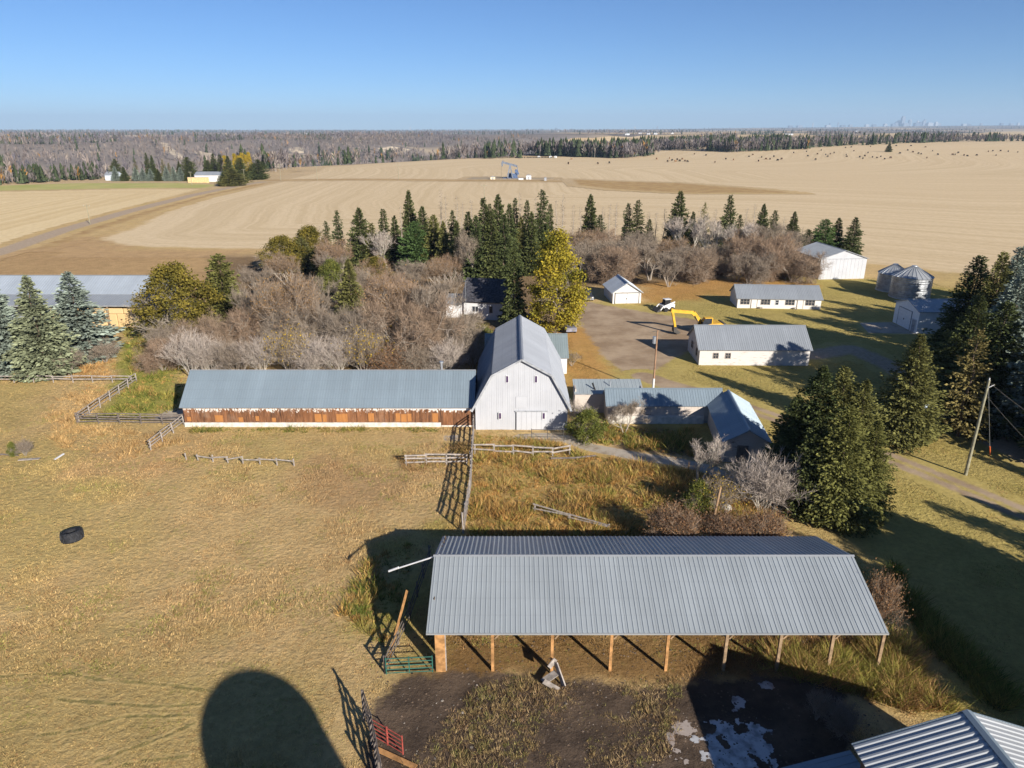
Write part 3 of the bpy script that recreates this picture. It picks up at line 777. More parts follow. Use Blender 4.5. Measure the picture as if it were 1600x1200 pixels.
SHRUB = [branch_tree('bare_shrub', 25, 14, 0.55, 2, 0.55, 0.7, (3, 5), 0.03, (4, 0.16), 0.5, tw=0.0024), branch_tree('bare_shrub', 26, 18, 0.65, 2, 0.5, 0.7, (4, 5), 0.03, (4, 0.16), 0.45, tw=0.0024)]
YELLOW = branch_tree('leafy_tree', 35, 1, 0.5, 5, 0.30, 0.72, (3, 4), 0.02, (2, 0.05), 0.35)
YELLOW[0].transform(Matrix.Diagonal((0.5, 0.5, 0.95, 1)))
ROUND = branch_tree('leafy_tree', 36, 3, 0.6, 4, 0.34, 0.72, (3, 5), 0.022, (2, 0.06), 0.15)
ROUND[0].transform(Matrix.Diagonal((0.72, 0.72, 0.9, 1)))
def clumps(seed, n, zlo, zhi, rmax, zwide):
    rg = np.random.default_rng(seed); t = rg.uniform(0, 1, n); z = zlo + (zhi - zlo) * t
    w = np.where(z < zwide, 0.55 + 0.45 * (z - zlo) / (zwide - zlo), np.clip(1 - ((z - zwide) / (zhi + 0.02 - zwide)) ** 1.5, 0.02, 1) ** 0.75)
    a = rg.uniform(0, 6.283, n); r = rmax * w * np.sqrt(rg.uniform(0.15, 1, n)) * rg.uniform(0.85, 1.12, n)
    return np.stack([r * np.cos(a), r * np.sin(a), z], 1)
LEAF_Y = leaf_mesh('yellow_crown', clumps(3, 190, 0.08, 0.97, 0.25, 0.30), 17000, 0.018, 3, ((0.10, 0.115, 0.022), (0.52, 0.40, 0.05)), 0.026)
LEAF_P = leaf_mesh('poplar_crown', clumps(13, 90, 0.05, 0.98, 0.09, 0.35), 3500, 0.03, 13, ((0.25, 0.20, 0.03), (0.62, 0.44, 0.05)), 0.02)
LEAF_O = leaf_mesh('olive_crown', clumps(4, 170, 0.12, 0.95, 0.40, 0.45), 14000, 0.024, 4, ((0.075, 0.075, 0.022), (0.30, 0.235, 0.045)), 0.032)
LEAF_G = leaf_mesh('green_crown', clumps(5, 110, 0.1, 0.95, 0.45, 0.4), 7500, 0.034, 5, ((0.07, 0.10, 0.025), (0.24, 0.235, 0.06)), 0.05)
LEAF_R = leaf_mesh('sparse_crown', BARE[1][2], 3000, 0.015, 6, ((0.24, 0.14, 0.06), (0.40, 0.25, 0.11)), 0.03)
LEAF_S = leaf_mesh('shrub_leaves', SHRUB[0][2], 1100, 0.026, 7, ((0.26, 0.17, 0.05), (0.60, 0.42, 0.06)), 0.06)
LEAF_RED = leaf_mesh('shrub_leaves', SHRUB[1][2], 3800, 0.026, 8, ((0.16, 0.075, 0.045), (0.33, 0.20, 0.10)), 0.07)

KIND = {}   # name: list of (trunk mesh, trunk material, crown mesh, crown material, leaves mesh, leaves material, proto crown width)
def spr(meshes, mat): return [(TR_SPR, M_BARK, c, mat, None, None) for c in meshes]
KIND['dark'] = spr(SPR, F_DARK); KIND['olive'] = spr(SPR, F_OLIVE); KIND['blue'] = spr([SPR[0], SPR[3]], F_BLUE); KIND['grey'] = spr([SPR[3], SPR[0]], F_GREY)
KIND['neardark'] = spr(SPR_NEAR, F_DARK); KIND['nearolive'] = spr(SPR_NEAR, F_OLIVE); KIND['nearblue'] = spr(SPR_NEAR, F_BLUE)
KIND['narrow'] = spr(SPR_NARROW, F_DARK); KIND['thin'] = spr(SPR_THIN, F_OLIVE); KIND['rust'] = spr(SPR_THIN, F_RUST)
def snag_mesh(seed):
    rg = np.random.default_rng(seed); n = 230
    t = rg.uniform(0.22, 0.99, n); a = rg.uniform(0, 6.283, n)
    P = np.stack([0.004 * np.cos(a), 0.004 * np.sin(a), t], 1); Dv = np.stack([np.cos(a), np.sin(a), rg.normal(0.35, 0.4, n)], 1)
    L = (0.03 + 0.075 * (1 - t)) * rg.uniform(0.5, 1.4, n)
    V, F, c = sprays(P, Dv, L, np.full(n, 0.0019), rg.uniform(0.7, 1.2, (n, 1)) * np.ones(3), 0)
    return mesh_np('snag_twigs', V, F, col=c)
KIND['snag'] = [(TR_SNAG, M_GREYBARK, snag_mesh(k), F_TWIG, None, None) for k in (1, 2, 3)]
KIND['pine'] = spr(SPR_BUSHY, F_GREEN); KIND['bushy'] = spr(SPR_BUSHY, F_DARK); KIND['bushyolive'] = spr(SPR_BUSHY, F_OLIVE); KIND['cedar'] = spr(CEDAR, F_OLIVE)
KIND['bare'] = [(a[0], M_GREYBARK, a[1], F_TWIG, None, None) for a in BARE]
KIND['barered'] = [(BARE[1][0], M_GREYBARK, BARE[1][1], F_REDTWIG, LEAF_R, F_LEAF)]
KIND['birch'] = [(a[0], M_PALEBARK, a[1], F_PALETWIG, None, None) for a in BIRCH]
KIND['thick'] = [(a[0], M_GREYBARK, a[1], F_TWIG, None, None) for a in THICK]
KIND['thickred'] = [(a[0], M_GREYBARK, a[1], F_REDTWIG, None, None) for a in THICK]
KIND['shrub'] = [(a[0], M_PALEBARK, a[1], F_PALETWIG, None, None) for a in SHRUB]
KIND['shrubgrey'] = [(a[0], M_GREYBARK, a[1], F_TWIG, None, None) for a in SHRUB]
KIND['shrubyellow'] = [(SHRUB[0][0], M_GREYBARK, SHRUB[0][1], F_TWIG, LEAF_S, F_LEAF)]
KIND['shrubred'] = [(SHRUB[1][0], M_GREYBARK, SHRUB[1][1], F_REDTWIG, LEAF_RED, F_LEAF)]
KIND['yellow'] = [(YELLOW[0], M_GREYBARK, LEAF_Y, F_LEAF, None, None)]
KIND['poplar'] = [(YELLOW[0], M_GREYBARK, LEAF_P, F_LEAF, None, None)]
KIND['oliveleaf'] = [(ROUND[0], M_GREYBARK, LEAF_O, F_LEAF, None, None)]
KIND['greenleaf'] = [(ROUND[0], M_GREYBARK, LEAF_G, F_LEAF, None, None)]
NAMES = {'neardark': 'spruce_tree', 'nearolive': 'spruce_tree', 'nearblue': 'blue_spruce_tree', 'dark': 'spruce_tree', 'olive': 'spruce_tree', 'blue': 'blue_spruce_tree', 'grey': 'spruce_tree', 'narrow': 'spruce_tree', 'thin': 'spruce_tree', 'rust': 'spruce_tree', 'snag': 'dead_tree', 'pine': 'pine_tree', 'bushy': 'spruce_tree', 'bushyolive': 'spruce_tree', 'cedar': 'cedar_tree',
         'bare': 'bare_tree', 'barered': 'bare_tree', 'birch': 'birch_tree', 'thick': 'bare_thicket', 'thickred': 'bare_thicket', 'shrub': 'shrub', 'shrubgrey': 'shrub', 'shrubyellow': 'shrub', 'shrubred': 'shrub', 'yellow': 'leafy_tree', 'poplar': 'poplar_tree', 'oliveleaf': 'leafy_tree', 'greenleaf': 'leafy_bush'}
HALF = {}
for k, lst in KIND.items():
    hw = []
    for it in lst:
        a = np.empty(len(it[2].vertices) * 3, np.float32); it[2].vertices.foreach_get('co', a); a = a.reshape(-1, 3)
        hw.append(float(np.percentile(np.hypot(a[:, 0], a[:, 1]), 94)))
    HALF[k] = hw
_cnt = {}
def plant(kind, base, h, label, width=None, group=None, cat=None, tilt=(0, 0), var=None):
    i = _cnt.get(kind, 0) if var is None else var; _cnt[kind] = _cnt.get(kind, 0) + 1
    it = KIND[kind][i % len(KIND[kind])]; hw = HALF[kind][i % len(KIND[kind])]
    nm = NAMES[kind]
    cat = cat or ('shrub' if ('shrub' in nm or 'bush' in nm or 'thicket' in nm) else 'tree')
    t = thing(nm, label, cat, base, random.uniform(0, 6.28), group)
    t.rotation_euler = (tilt[0], tilt[1], t.rotation_euler.z)
    sx = h if width is None else (width / 2) / hw
    t.scale = (sx, sx, h)
    wood = 'trunk' if 'shrub' not in nm and 'thicket' not in nm and 'bush' not in nm else 'stems'
    link(wood, it[0], it[1], t)
    link('crown', it[2], it[3], t)
    if it[4] is not None: link('leaves', it[4], it[5], t)
    return t
def tree(kind, px, ytop, ybase, label, wpx=None, group=None, **kw):
    b = G(px, ybase); top = D(px, ytop, b[1]); h = top[2] - b[2]
    zc = b[1] * _c + (CAM_H - b[2]) * _s
    return plant(kind, (b[0], b[1], b[2] - 0.05), h, label, None if wpx is None else wpx * zc / FPX, group, **kw)

# --- the three blue-green spruces before the hay shed
tree('blue', 12, 425, 583, 'blue-green spruce cut by the left edge of the photo, before the hay shed', 92, var=1)
tree('grey', 76, 430, 588, 'full grey-green spruce between two bluer spruces before the hay shed', 80, var=1)
tree('blue', 133, 424, 560, 'blue-green spruce right of the grey-green one, before the stacked bales', 92, var=0)
tree('shrubgrey', 108, 540, 586, 'low dark bare bush at the foot of the grey-green spruce', 50)
tree('shrubgrey', 165, 524, 566, 'dark olive bush at the foot of the blue spruce by the bales', 48)
# --- big spruces round the lane on the right
for args in [('neardark', 1258, 570, 768, 'tall dark spruce on the left of the big roadside clump, nearest the low sheds', 112, 0),
             ('nearolive', 1290, 572, 770, 'tall olive spruce in the middle of the big clump behind the open shed', 112, 0),
             ('nearolive', 1322, 592, 778, 'tall spruce at the right back of the big clump beside the two track lane', 86, 0),
             ('neardark', 1228, 618, 765, 'dark lower spruce at the left foot of the big clump above the pale bare tree', 92, 0),
             ('nearolive', 1345, 655, 806, 'short olive spruce on the right side of the big clump by the lane', 72, 0),
             ('nearolive', 1300, 632, 811, 'front olive spruce with low boughs at the bottom of the big clump', 104, 0),
             ('neardark', 1262, 650, 800, 'dark front spruce with shaded boughs at the lower left of the big clump', 90, 0)]:
    tree(*args[:6], var=args[6])
tree('nearolive', 1407, 520, 690, 'olive spruce with a bare lower trunk beside the blue birdhouse', 92, var=1)
tree('rust', 1495, 514, 682, 'thin spruce with rusty brown top and a leaning pale trunk', 80)
for args in [('neardark', 1494, 398, 575, 'dark spruce at the left end of the tall wall of spruces, behind the blue-lit shop', 95),
             ('nearolive', 1522, 392, 600, 'olive dark spruce in the tall wall, right behind the small shop roof', 90),
             ('nearblue', 1553, 420, 625, 'blue-tinged spruce in the front of the tall dark wall of spruces', 120),
             ('dark', 1582, 370, 610, 'tallest spruce at the back of the dark wall by the right edge', 90),
             ('nearblue', 1548, 384, 590, 'pointed blue-green spruce behind the larger blue-tinged one in the wall', 80),
             ('neardark', 1497, 462, 628, 'low broad dark spruce in front of the shop side wall', 84),
             ('neardark', 1530, 470, 665, 'dark spruce in the front row of the wall, left of the leaning pole', 120),
             ('nearblue', 1592, 455, 675, 'blue-green spruce behind the tall leaning pole at the right edge', 120),
             ('dark', 1640, 420, 640, 'dark spruce just past the right edge in the spruce wall', 120),
             ('dark', 1660, 480, 720, 'near dark spruce past the right edge above the lane', 120)]:
    tree(*args)
# trees standing past the right edge whose shade lies across the lawn and the yard
for k, (x, y, h) in enumerate([(40, 36, 11.5), (42.5, 33, 13), (45, 30, 13.5), (41, 27, 13), (38, 23, 11), (46, 24, 14), (44, 37.5, 12), (48, 33, 13), (37.5, 29.5, 11), (43, 20, 14), (50, 28, 14), (38, 19, 11), (51, 38, 10), (54, 41, 9), (60, 50, 9)]):
    plant('dark' if k % 3 == 1 else 'bushy', (x, y, 0), h, 'dark spruce standing past the right edge, shading the lawn beside the open shed', h * 0.52, 'spruces past the right edge')
for k, (x, y, h) in enumerate([(70, 88, 17), (75, 82, 18), (80, 90, 18), (84, 84, 19), (72, 97, 16), (79, 99, 17), (88, 95, 19), (93, 88, 19), (86, 104, 18), (94, 100, 18), (91, 118, 17), (95, 112, 19), (99, 118, 19), (103, 111, 20), (97, 125, 18), (107, 120, 20), (101, 105, 19), (111, 113, 20), (100, 95, 19), (68, 78, 15), (98, 108, 18), (104, 104, 18), (77, 107, 14)]):
    plant('dark' if k % 2 else 'bushy', (x, y, 0), h, 'tall dark spruce deep in the grove past the right edge, shading the yard', h * 0.46, 'spruces deep in the right grove')

# --- belt behind the yard, left to right
for args in [
    ('cedar', 357, 396, 517, 'dense columnar dark evergreen right of the olive-yellow leafy tree', 52),
    ('olive', 551, 404, 505, 'green spruce rising out of the bare thicket behind the long barn', 46),
    ('narrow', 533, 328, 418, 'narrow dark spruce at the left end of the belt, by the yellow willow', 22),
    ('dark', 567, 324, 424, 'second spruce of the belt from the left, dark and full', 44),
    ('narrow', 603, 326, 415, 'slim spruce behind the white-limbed birch in the belt', 28),
    ('dark', 643, 297, 405, 'tall pointed spruce above the bright green pine in the belt', 36),
    ('pine', 652, 345, 424, 'bright green rounded pine below the tall pointed spruce', 58),
    ('bushyolive', 680, 335, 424, 'olive evergreen on the right of the bright green pine', 44),
    ('narrow', 709, 328, 420, 'thin dark spruce left of the dense dark spruces of the belt', 22),
    ('dark', 733, 330, 428, 'left spruce of the dense dark cluster above the house', 40),
    ('dark', 757, 308, 430, 'tall spruce in the middle of the dense dark cluster above the house', 42),
    ('dark', 779, 303, 432, 'tallest spruce of the dense dark cluster above the house', 40),
    ('dark', 796, 318, 432, 'right spruce of the dense dark cluster above the house', 36),
    ('narrow', 805, 309, 405, 'slim spruce behind the dense cluster, left of the three slender ones', 20),
    ('narrow', 823, 312, 410, 'middle one of three slender spruces behind the yellow tree', 24),
    ('narrow', 846, 296, 412, 'tallest slender spruce right behind the yellow tree', 30, ),
    ('dark', 843, 340, 420, 'lower dark spruce against the left of the yellow tree top', 34),
    ('dark', 803, 388, 513, 'near black spruce between the house and the yellow tree', 42),
    ('dark', 920, 303, 393, 'full spruce standing alone above bare brush, right of the yellow tree', 34),
    ('narrow', 978, 317, 392, 'left one of a close pair of spruces above the white garage', 22),
    ('narrow', 993, 312, 394, 'right one of a close pair of spruces above the white garage', 24),
    ('dark', 1056, 298, 398, 'tall spruce beside the leaning birch left of the yard machines', 42),
    ('dark', 1078, 330, 400, 'short spruce at the right foot of the tall one by the leaning birch', 26),
    ('thin', 1095, 316, 395, 'thin see-through spruce left of the white leaning trunk', 26),
    ('dark', 1132, 304, 408, 'tall spruce beside the crooked white trunk above the long white shed', 34),
    ('dark', 1186, 318, 392, 'left of two spruces behind the reddish bare trees', 26),
    ('narrow', 1204, 328, 392, 'right of two spruces behind the reddish bare trees', 22),
    ('dark', 1235, 330, 388, 'lone pointed spruce left of the big white shed', 26),
    ('pine', 1283, 342, 400, 'twin-topped pine behind the big white shed roof', 44),
    ('dark', 1303, 340, 398, 'dark spruce in the middle behind the big white shed roof', 30),
    ('dark', 1328, 339, 402, 'spruce at the right end behind the big white shed', 32),
    ('bushy', 1258, 358, 400, 'dark low spruce at the left corner of the big white shed', 30),
]: tree(*args)
for args in [
    ('dark', 716, 345, 436, 'low dark spruce at the left foot of the dense cluster above the house', 34),
    ('dark', 745, 336, 440, 'front dark spruce of the dense cluster, just above the house roof', 38),
    ('dark', 768, 330, 440, 'front spruce in the middle of the dense cluster above the house', 40),
    ('dark', 788, 334, 440, 'front spruce at the right of the dense cluster above the house', 36),
    ('narrow', 766, 318, 418, 'slim spruce squeezed inside the dense cluster above the house', 22),
    ('olive', 814, 338, 428, 'olive spruce between the dense cluster and the yellow tree', 34),
    ('dark', 830, 330, 430, 'dark spruce just left of the tallest slender spruce', 32),
    ('narrow', 858, 318, 405, 'short slender spruce right of the tallest slender spruce', 22),
    ('dark', 663, 322, 410, 'dark spruce right behind the bright green pine', 36),
    ('olive', 585, 348, 424, 'olive low spruce between the first two spruces and the birch', 36),
    ('dark', 620, 336, 414, 'short dark spruce left of the bright green pine', 30),
    ('olive', 695, 345, 430, 'olive low spruce left of the dense cluster', 32),
    ('narrow', 936, 335, 398, 'short slender spruce at the foot of the lone full spruce', 22),
    ('narrow', 1012, 342, 396, 'small dark spruce among bare brush right of the spruce pair', 20),
    ('narrow', 1045, 338, 400, 'small spruce at the left foot of the tall one by the birch', 20),
    ('dark', 1118, 345, 408, 'small spruce at the left foot of the tall one by the crooked trunk', 24),
    ('narrow', 1150, 335, 402, 'slim spruce right of the crooked white trunk', 20),
    ('narrow', 515, 345, 420, 'small slim spruce at the far left of the belt above the willow', 18),
    ('snag', 716, 306, 412), ('snag', 738, 312, 412), ('snag', 812, 300, 405), ('snag', 836, 308, 405), ('snag', 868, 312, 400), ('snag', 905, 322, 398), ('snag', 940, 322, 396), ('snag', 1035, 325, 396), ('snag', 1088, 322, 398), ('snag', 1112, 326, 398), ('snag', 1160, 325, 396), ('snag', 1172, 318, 396), ('snag', 630, 322, 408), ('snag', 555, 345, 418)]:
    if len(args) < 5: tree(*args, 'grey leafless thin tree standing among the spruces of the belt', 14, 'thin leafless trees in the belt')
    else: tree(*args)
for args in [
    ('snag', 692, 295, 408, 'bare dead spruce pole left of the dense dark cluster'),
    ('snag', 699, 306, 410, 'second bare dead spruce pole left of the dense cluster'),
    ('snag', 724, 316, 412, 'grey dead pole against the left of the dense cluster'),
    ('snag', 878, 303, 398, 'tall thin dead tree right of the yellow tree top'),
    ('snag', 894, 320, 398, 'short thin dead tree between yellow tree and lone full spruce'),
    ('snag', 950, 318, 394, 'thin dead pole left of the spruce pair above the garage'),
    ('snag', 960, 316, 394, 'dead pole touching the spruce pair above the garage'),
    ('snag', 1010, 330, 394, 'dead pole right of the spruce pair above the garage'),
    ('snag', 1022, 332, 396, 'thin dead pole left of the tall spruce by the leaning birch'),
    ('snag', 1220, 338, 392, 'thin dead pole left of the lone pointed spruce'),
    ('snag', 505, 352, 420, 'grey dead pole above the yellow-green willow'),
    ('snag', 585, 350, 418, 'grey dead pole between two spruces at the left of the belt'),
]: tree(*args, wpx=14)
tree('yellow', 868, 358, 522, 'tall yellow-green leafy tree behind the barn', 84)
tree('oliveleaf', 285, 411, 535, 'round olive-yellow leafy tree beside the hay shed', 112)
for args in [
    ('oliveleaf', 445, 368, 428, 'olive leafy willow at the left end of the belt', 66),
    ('oliveleaf', 487, 352, 420, 'yellow-green willow behind the bare thicket', 56),
    ('barered', 535, 365, 440, 'brownish tree with a few leaves left of the white-limbed birch', 74),
    ('bushyolive', 475, 370, 425, 'olive evergreen shrub among the willows', 36),
    ('birch', 608, 352, 424, 'white-limbed bare birch in the middle of the belt', 70),
    ('birch', 1072, 335, 405, 'birch with a pale trunk leaning left by the tall spruce', 60),
    ('birch', 1105, 330, 418, 'birch with pale trunk leaning right above the orange grass', 54),
    ('birch', 1144, 342, 425, 'bare birch with a crooked white trunk above the long white shed', 60),
    ('barered', 440, 412, 560, 'big brownish bare tree behind the left half of the long barn', 130),
    ('bare', 395, 440, 540, 'bare grey tree right of the columnar evergreen', 76),
    ('bare', 500, 415, 540, 'grey bare tree left of the green spruce in the thicket', 84),
    ('barered', 610, 412, 548, 'wide bare brown tree right of the green thicket spruce', 130),
    ('bare', 672, 420, 555, 'large bare tree left of the house', 120),
    ('thickred', 640, 440, 572, 'dense bare brown thicket behind the long barn roof', 130),
    ('thick', 560, 455, 568, 'grey bare thicket below the green spruce', 110),
    ('thick', 480, 460, 570, 'grey thicket behind the middle of the long barn', 110),
    ('thick', 715, 470, 560, 'thicket before the white house wall', 90),
    ('thickred', 395, 470, 560, 'bare brown thicket left behind the long barn', 90),
    ('oliveleaf', 732, 492, 545, 'pale olive bush below the house, behind the barn', 64),
    ('thickred', 330, 480, 560, 'dark bare bush right of the green grass strip', 90),
    ('bare', 745, 350, 440, 'bare grey tree above the house, before the dark cluster', 60),
    ('barered', 705, 395, 442, 'orange-brown bush left above the house', 62),
]: tree(*args)
for args in [('bare', 520, 392, 455, 'bare tree on the brown slope below the yellow-green willow', 70), ('barered', 575, 396, 460, 'brownish bare tree below the first belt spruces', 72), ('bare', 640, 398, 455, 'bare grey tree in front of the bright green pine', 74),
             ('barered', 690, 402, 455, 'bare brown tree between the green pine and the house', 66), ('thick', 560, 408, 476, 'grey thicket right behind the green thicket spruce', 80), ('barered', 452, 392, 450, 'brownish bare tree in front of the olive willow', 70),
             ('bare', 405, 412, 476, 'bare tree right behind the columnar evergreen', 66), ('thickred', 625, 415, 480, 'brown thicket between the birch and the long barn', 90), ('greenleaf', 520, 405, 462, 'olive green bush among bare trees left of the thicket spruce', 44),
             ('bushyolive', 508, 375, 430, 'olive evergreen right of the willows', 40), ('oliveleaf', 590, 400, 460, 'small olive leafy tree below the white-limbed birch', 46)]: tree(*args)
# bare brush in the belt right of the yellow tree
brush = [(905, 372, 432), (935, 362, 425), (962, 372, 442), (990, 362, 430), (1015, 372, 438), (1035, 365, 425), (1045, 385, 448), (1075, 372, 432), (1100, 378, 440), (1125, 372, 428),
         (1160, 355, 428), (1180, 352, 436), (1205, 360, 430), (1225, 365, 436), (1238, 385, 440), (1170, 385, 444), (1195, 340, 412), (890, 352, 412), (1150, 390, 440), (1010, 352, 405), (950, 348, 402), (1225, 350, 405)]
where = ['beside the yellow tree', 'behind the garage', 'at the garage roof', 'above the garage', 'right of the garage', 'behind the orange grass', 'above the white loader', 'under the leaning birch', 'above the digger', 'left of the crooked trunk',
         'with reddish tone above the long shed', 'in the middle above the long shed', 'behind the long shed roof', 'right above the long shed', 'left of the big white shed wall', 'low before the long shed', 'tall behind the long shed', 'tall beside the yellow tree', 'low under the crooked trunk', 'tall behind the garage', 'tall below the spruce pair', 'tall left of the lone spruce']
for k, ((px, t, b), w) in enumerate(zip(brush, where)):
    kd = ['bare', 'thick', 'thickred', 'thick', 'bare', 'barered'][k % 6] if k not in (10, 11, 12, 13) else ('barered', 'thickred')[k % 2]
    tree(kd, px, t, b, ('tall bare tree ' if t < 360 else 'bare brush ') + w, 62 + 10 * (k % 3), 'bare brush in the belt')
# pale shrubs in a row behind the long barn
for k, (px, t, b, kd, lab) in enumerate([
    (300, 505, 590, 'shrub', 'pale bare shrub at the left end of the long barn'), (330, 515, 588, 'shrub', 'pale bare shrub behind the barn roof corner'),
    (375, 520, 592, 'shrubgrey', 'grey shrub in the row behind the long barn, third from left'), (410, 515, 590, 'shrub', 'pale shrub below the big brownish bare tree'),
    (455, 505, 590, 'shrubyellow', 'shrub with yellow leaves left of middle behind the long barn'), (490, 512, 592, 'shrub', 'pale shrub right of the yellow-leaved one'),
    (530, 515, 592, 'shrub', 'pale grey shrub at the middle of the long barn roof'), (570, 508, 592, 'shrubyellow', 'shrub with yellow leaves right of middle behind the long barn'),
    (610, 530, 592, 'shrubred', 'rust-red shrub behind the long barn roof'), (655, 525, 592, 'shrubgrey', 'grey shrub left of the roof vent pipe'), (700, 520, 590, 'shrub', 'pale shrub right of the roof vent pipe'),
    (740, 520, 580, 'shrubgrey', 'dark shrub in the corner by the barn'), (255, 520, 578, 'thickred', 'dark reddish bush beside the green grass strip'), (275, 490, 560, 'thick', 'dark bare bush under the olive-yellow tree')]):
    tree(kd, px, t, b, lab, 70)
tree('greenleaf', 758, 510, 556, 'small green bush against the left side of the barn', 30)
tree('greenleaf', 918, 640, 690, 'low bright green bush at the right corner of the barn', 58)
tree('shrubyellow', 893, 545, 572, 'small bush with yellow leaves right of the barn', 30)
tree('shrub', 905, 622, 668, 'bare pale bush against the brick-stained wall by the barn', 48)
tree('bare', 975, 620, 676, 'small bare tree before the low shed', 60)
tree('birch', 1093, 672, 752, 'bare pale fruit tree left of the low shed corner', 66, var=0)
tree('shrub', 1188, 694, 800, 'pale many-stemmed bare tree behind the open shed', 96)
tree('shrubred', 1050, 780, 858, 'red-brown shrub behind the ridge of the open shed', 84)
tree('shrubred', 1135, 795, 862, 'rust-coloured shrub beside the short leaning post', 74)
tree('shrubred', 1190, 790, 860, 'rust-coloured shrub under the pale bare tree', 76)
tree('shrubyellow', 1120, 740, 800, 'yellow-green bush left of the pale bare tree', 70)
tree('greenleaf', 1090, 752, 800, 'low olive bush in the tall weeds', 50)
tree('shrubred', 1366, 880, 990, 'red-brown bare bush against the right end of the open shed', 56)
tree('shrubgrey', 1310, 1090, 1150, 'dark dry bush in the shade of the gabled barn', 60)
tree('shrubgrey', 1275, 1075, 1125, 'small dry bush in the shaded mud', 40)
tree('greenleaf', 22, 690, 713, 'small bright green weed clump in the pasture', 16)
tree('shrubgrey', 40, 682, 712, 'dry weed stalks beside the small green clump', 26)
tree('thin', 1428, 640, 690, 'small thin young spruce beside the birdhouse post', 26)
# ------------------------------------------------------------------ building kit
M_ROOF_GREY = m_metal_roof('grey_metal_roofing', (0.28, 0.305, 0.34), rough=0.55, metal=0.12)
M_ROOF_SHED = m_metal_roof('ribbed_metal_roofing', (0.36, 0.395, 0.42), st=0.12)
M_ROOF_BLUE = m_metal_roof('blue_grey_metal_roofing', (0.245, 0.305, 0.355), st=0.12)
M_ROOF_BARN = m_metal_roof('barn_metal_roofing', (0.265, 0.285, 0.325), st=0.12, rough=0.55, metal=0.12)
M_ROOF_GALV = m_metal_roof('galvanised_roofing', (0.47, 0.49, 0.51), rough=0.35, metal=0.45, st=0.2)
M_SHINGLE = m_plain('dark_shingles', (0.05, 0.05, 0.06), 0.9, sc=3, var=0.5)
M_FASCIA = m_plain('grey_fascia', (0.30, 0.31, 0.33), 0.6)
M_WHITE = m_plain('white_paint', (0.58, 0.58, 0.59), 0.6, var=0.06)
M_SIDING = m_plain('white_metal_siding', (0.44, 0.45, 0.48), 0.5, var=0.05, sc=0.5)
M_OLDWHITE = m_white_boards('old_white_boards', (0.55, 0.525, 0.51), dirt=(0.30, 0.21, 0.17), amt=2.2)
M_WHITEBRD = m_white_boards('white_vertical_boards', (0.62, 0.60, 0.58), (0.36, 0.30, 0.25), 0.25, 0.9)
M_PEEL = m_white_boards('peeling_boards', (0.50, 0.44, 0.39), (0.14, 0.085, 0.055), 0.25, 1.6)
M_CONCW = m_plain('whitewashed_concrete', (0.55, 0.52, 0.47), 0.9, var=0.2, sc=2)
M_DARK = m_plain('dark_opening', (0.02, 0.02, 0.022), 0.9)
M_GLASS = m_plain('window_glass', (0.035, 0.04, 0.05), 0.12)
M_PURPLE = m_plain('dark_purple_pane', (0.06, 0.035, 0.085), 0.35)
M_TIMBER = m_plain('orange_timber', (0.36, 0.19, 0.075), 0.85, sc=3, var=0.35)
M_POST = m_plain('weathered_post', (0.26, 0.18, 0.11), 0.9, sc=3, var=0.35)
M_GREYWOOD = m_plain('grey_fence_wood', (0.30, 0.265, 0.24), 0.9, sc=3, var=0.3)
M_DARKWOOD = m_plain('dark_fence_wood', (0.15, 0.125, 0.11), 0.9, sc=3, var=0.3)
M_GALV = m_plain('galvanised_steel', (0.36, 0.38, 0.41), 0.4, 0.5, 0.15)
M_BIN = m_plain('bin_steel', (0.33, 0.345, 0.37), 0.42, 0.5, 0.2)

_panel = {}
def panel_mesh(pw, ln, nr, rh, rw):
    key = (round(pw, 3), round(ln, 3), nr, rh, rw)
    if key in _panel: return _panel[key]
    m = MB(); prof = [(0.0, 0.0)]
    for i in range(nr):
        c = pw * (i + 0.5) / nr
        prof += [(c - rw, 0), (c - rw * 0.5, rh), (c + rw * 0.5, rh), (c + rw, 0)]
    prof.append((pw - 0.012, 0.0))
    prof.append((pw - 0.006, -0.012))
    for a, b in zip(prof[:-1], prof[1:]): m.quad((a[0], 0, a[1]), (b[0], 0, b[1]), (b[0], ln, b[1]), (a[0], ln, a[1]))
    _panel[key] = m.mesh('roof_panel'); return _panel[key]

def frame(o, ex, ey):
    ex = Vector(ex).normalized(); ey = Vector(ey).normalized(); ez = ex.cross(ey).normalized()
    return Matrix(((ex.x, ey.x, ez.x, o[0]), (ex.y, ey.y, ez.y, o[1]), (ex.z, ey.z, ez.z, o[2]), (0, 0, 0, 1)))

def slope(parent, A, ex, L, S, mat, pw=0.91, nr=3, rh=0.03, rw=0.04, deck=None, dm=None, name='roof_panel'):
    """ribbed panels side by side along ex from A, each running S up to the ridge, over a thin deck"""
    S = Vector(S); ln = S.length; exv = Vector(ex).normalized(); A = Vector(A)
    n = max(1, round(L / pw)); w = L / n
    me = panel_mesh(w, ln, nr, rh, rw)
    M = frame(A, exv, S); ez = M.to_3x3() @ Vector((0, 0, 1))
    for i in range(n):
        link(name, me, mat, parent, mw=frame(A + exv * (w * i) + ez * 0.004 * (i % 2), exv, S))
    d = MB().box(0.01, L - 0.01, 0.012, ln - 0.012, -(deck or 0.10), -0.016)
    link('roof_deck', d, dm or M_FASCIA, parent, mw=M)

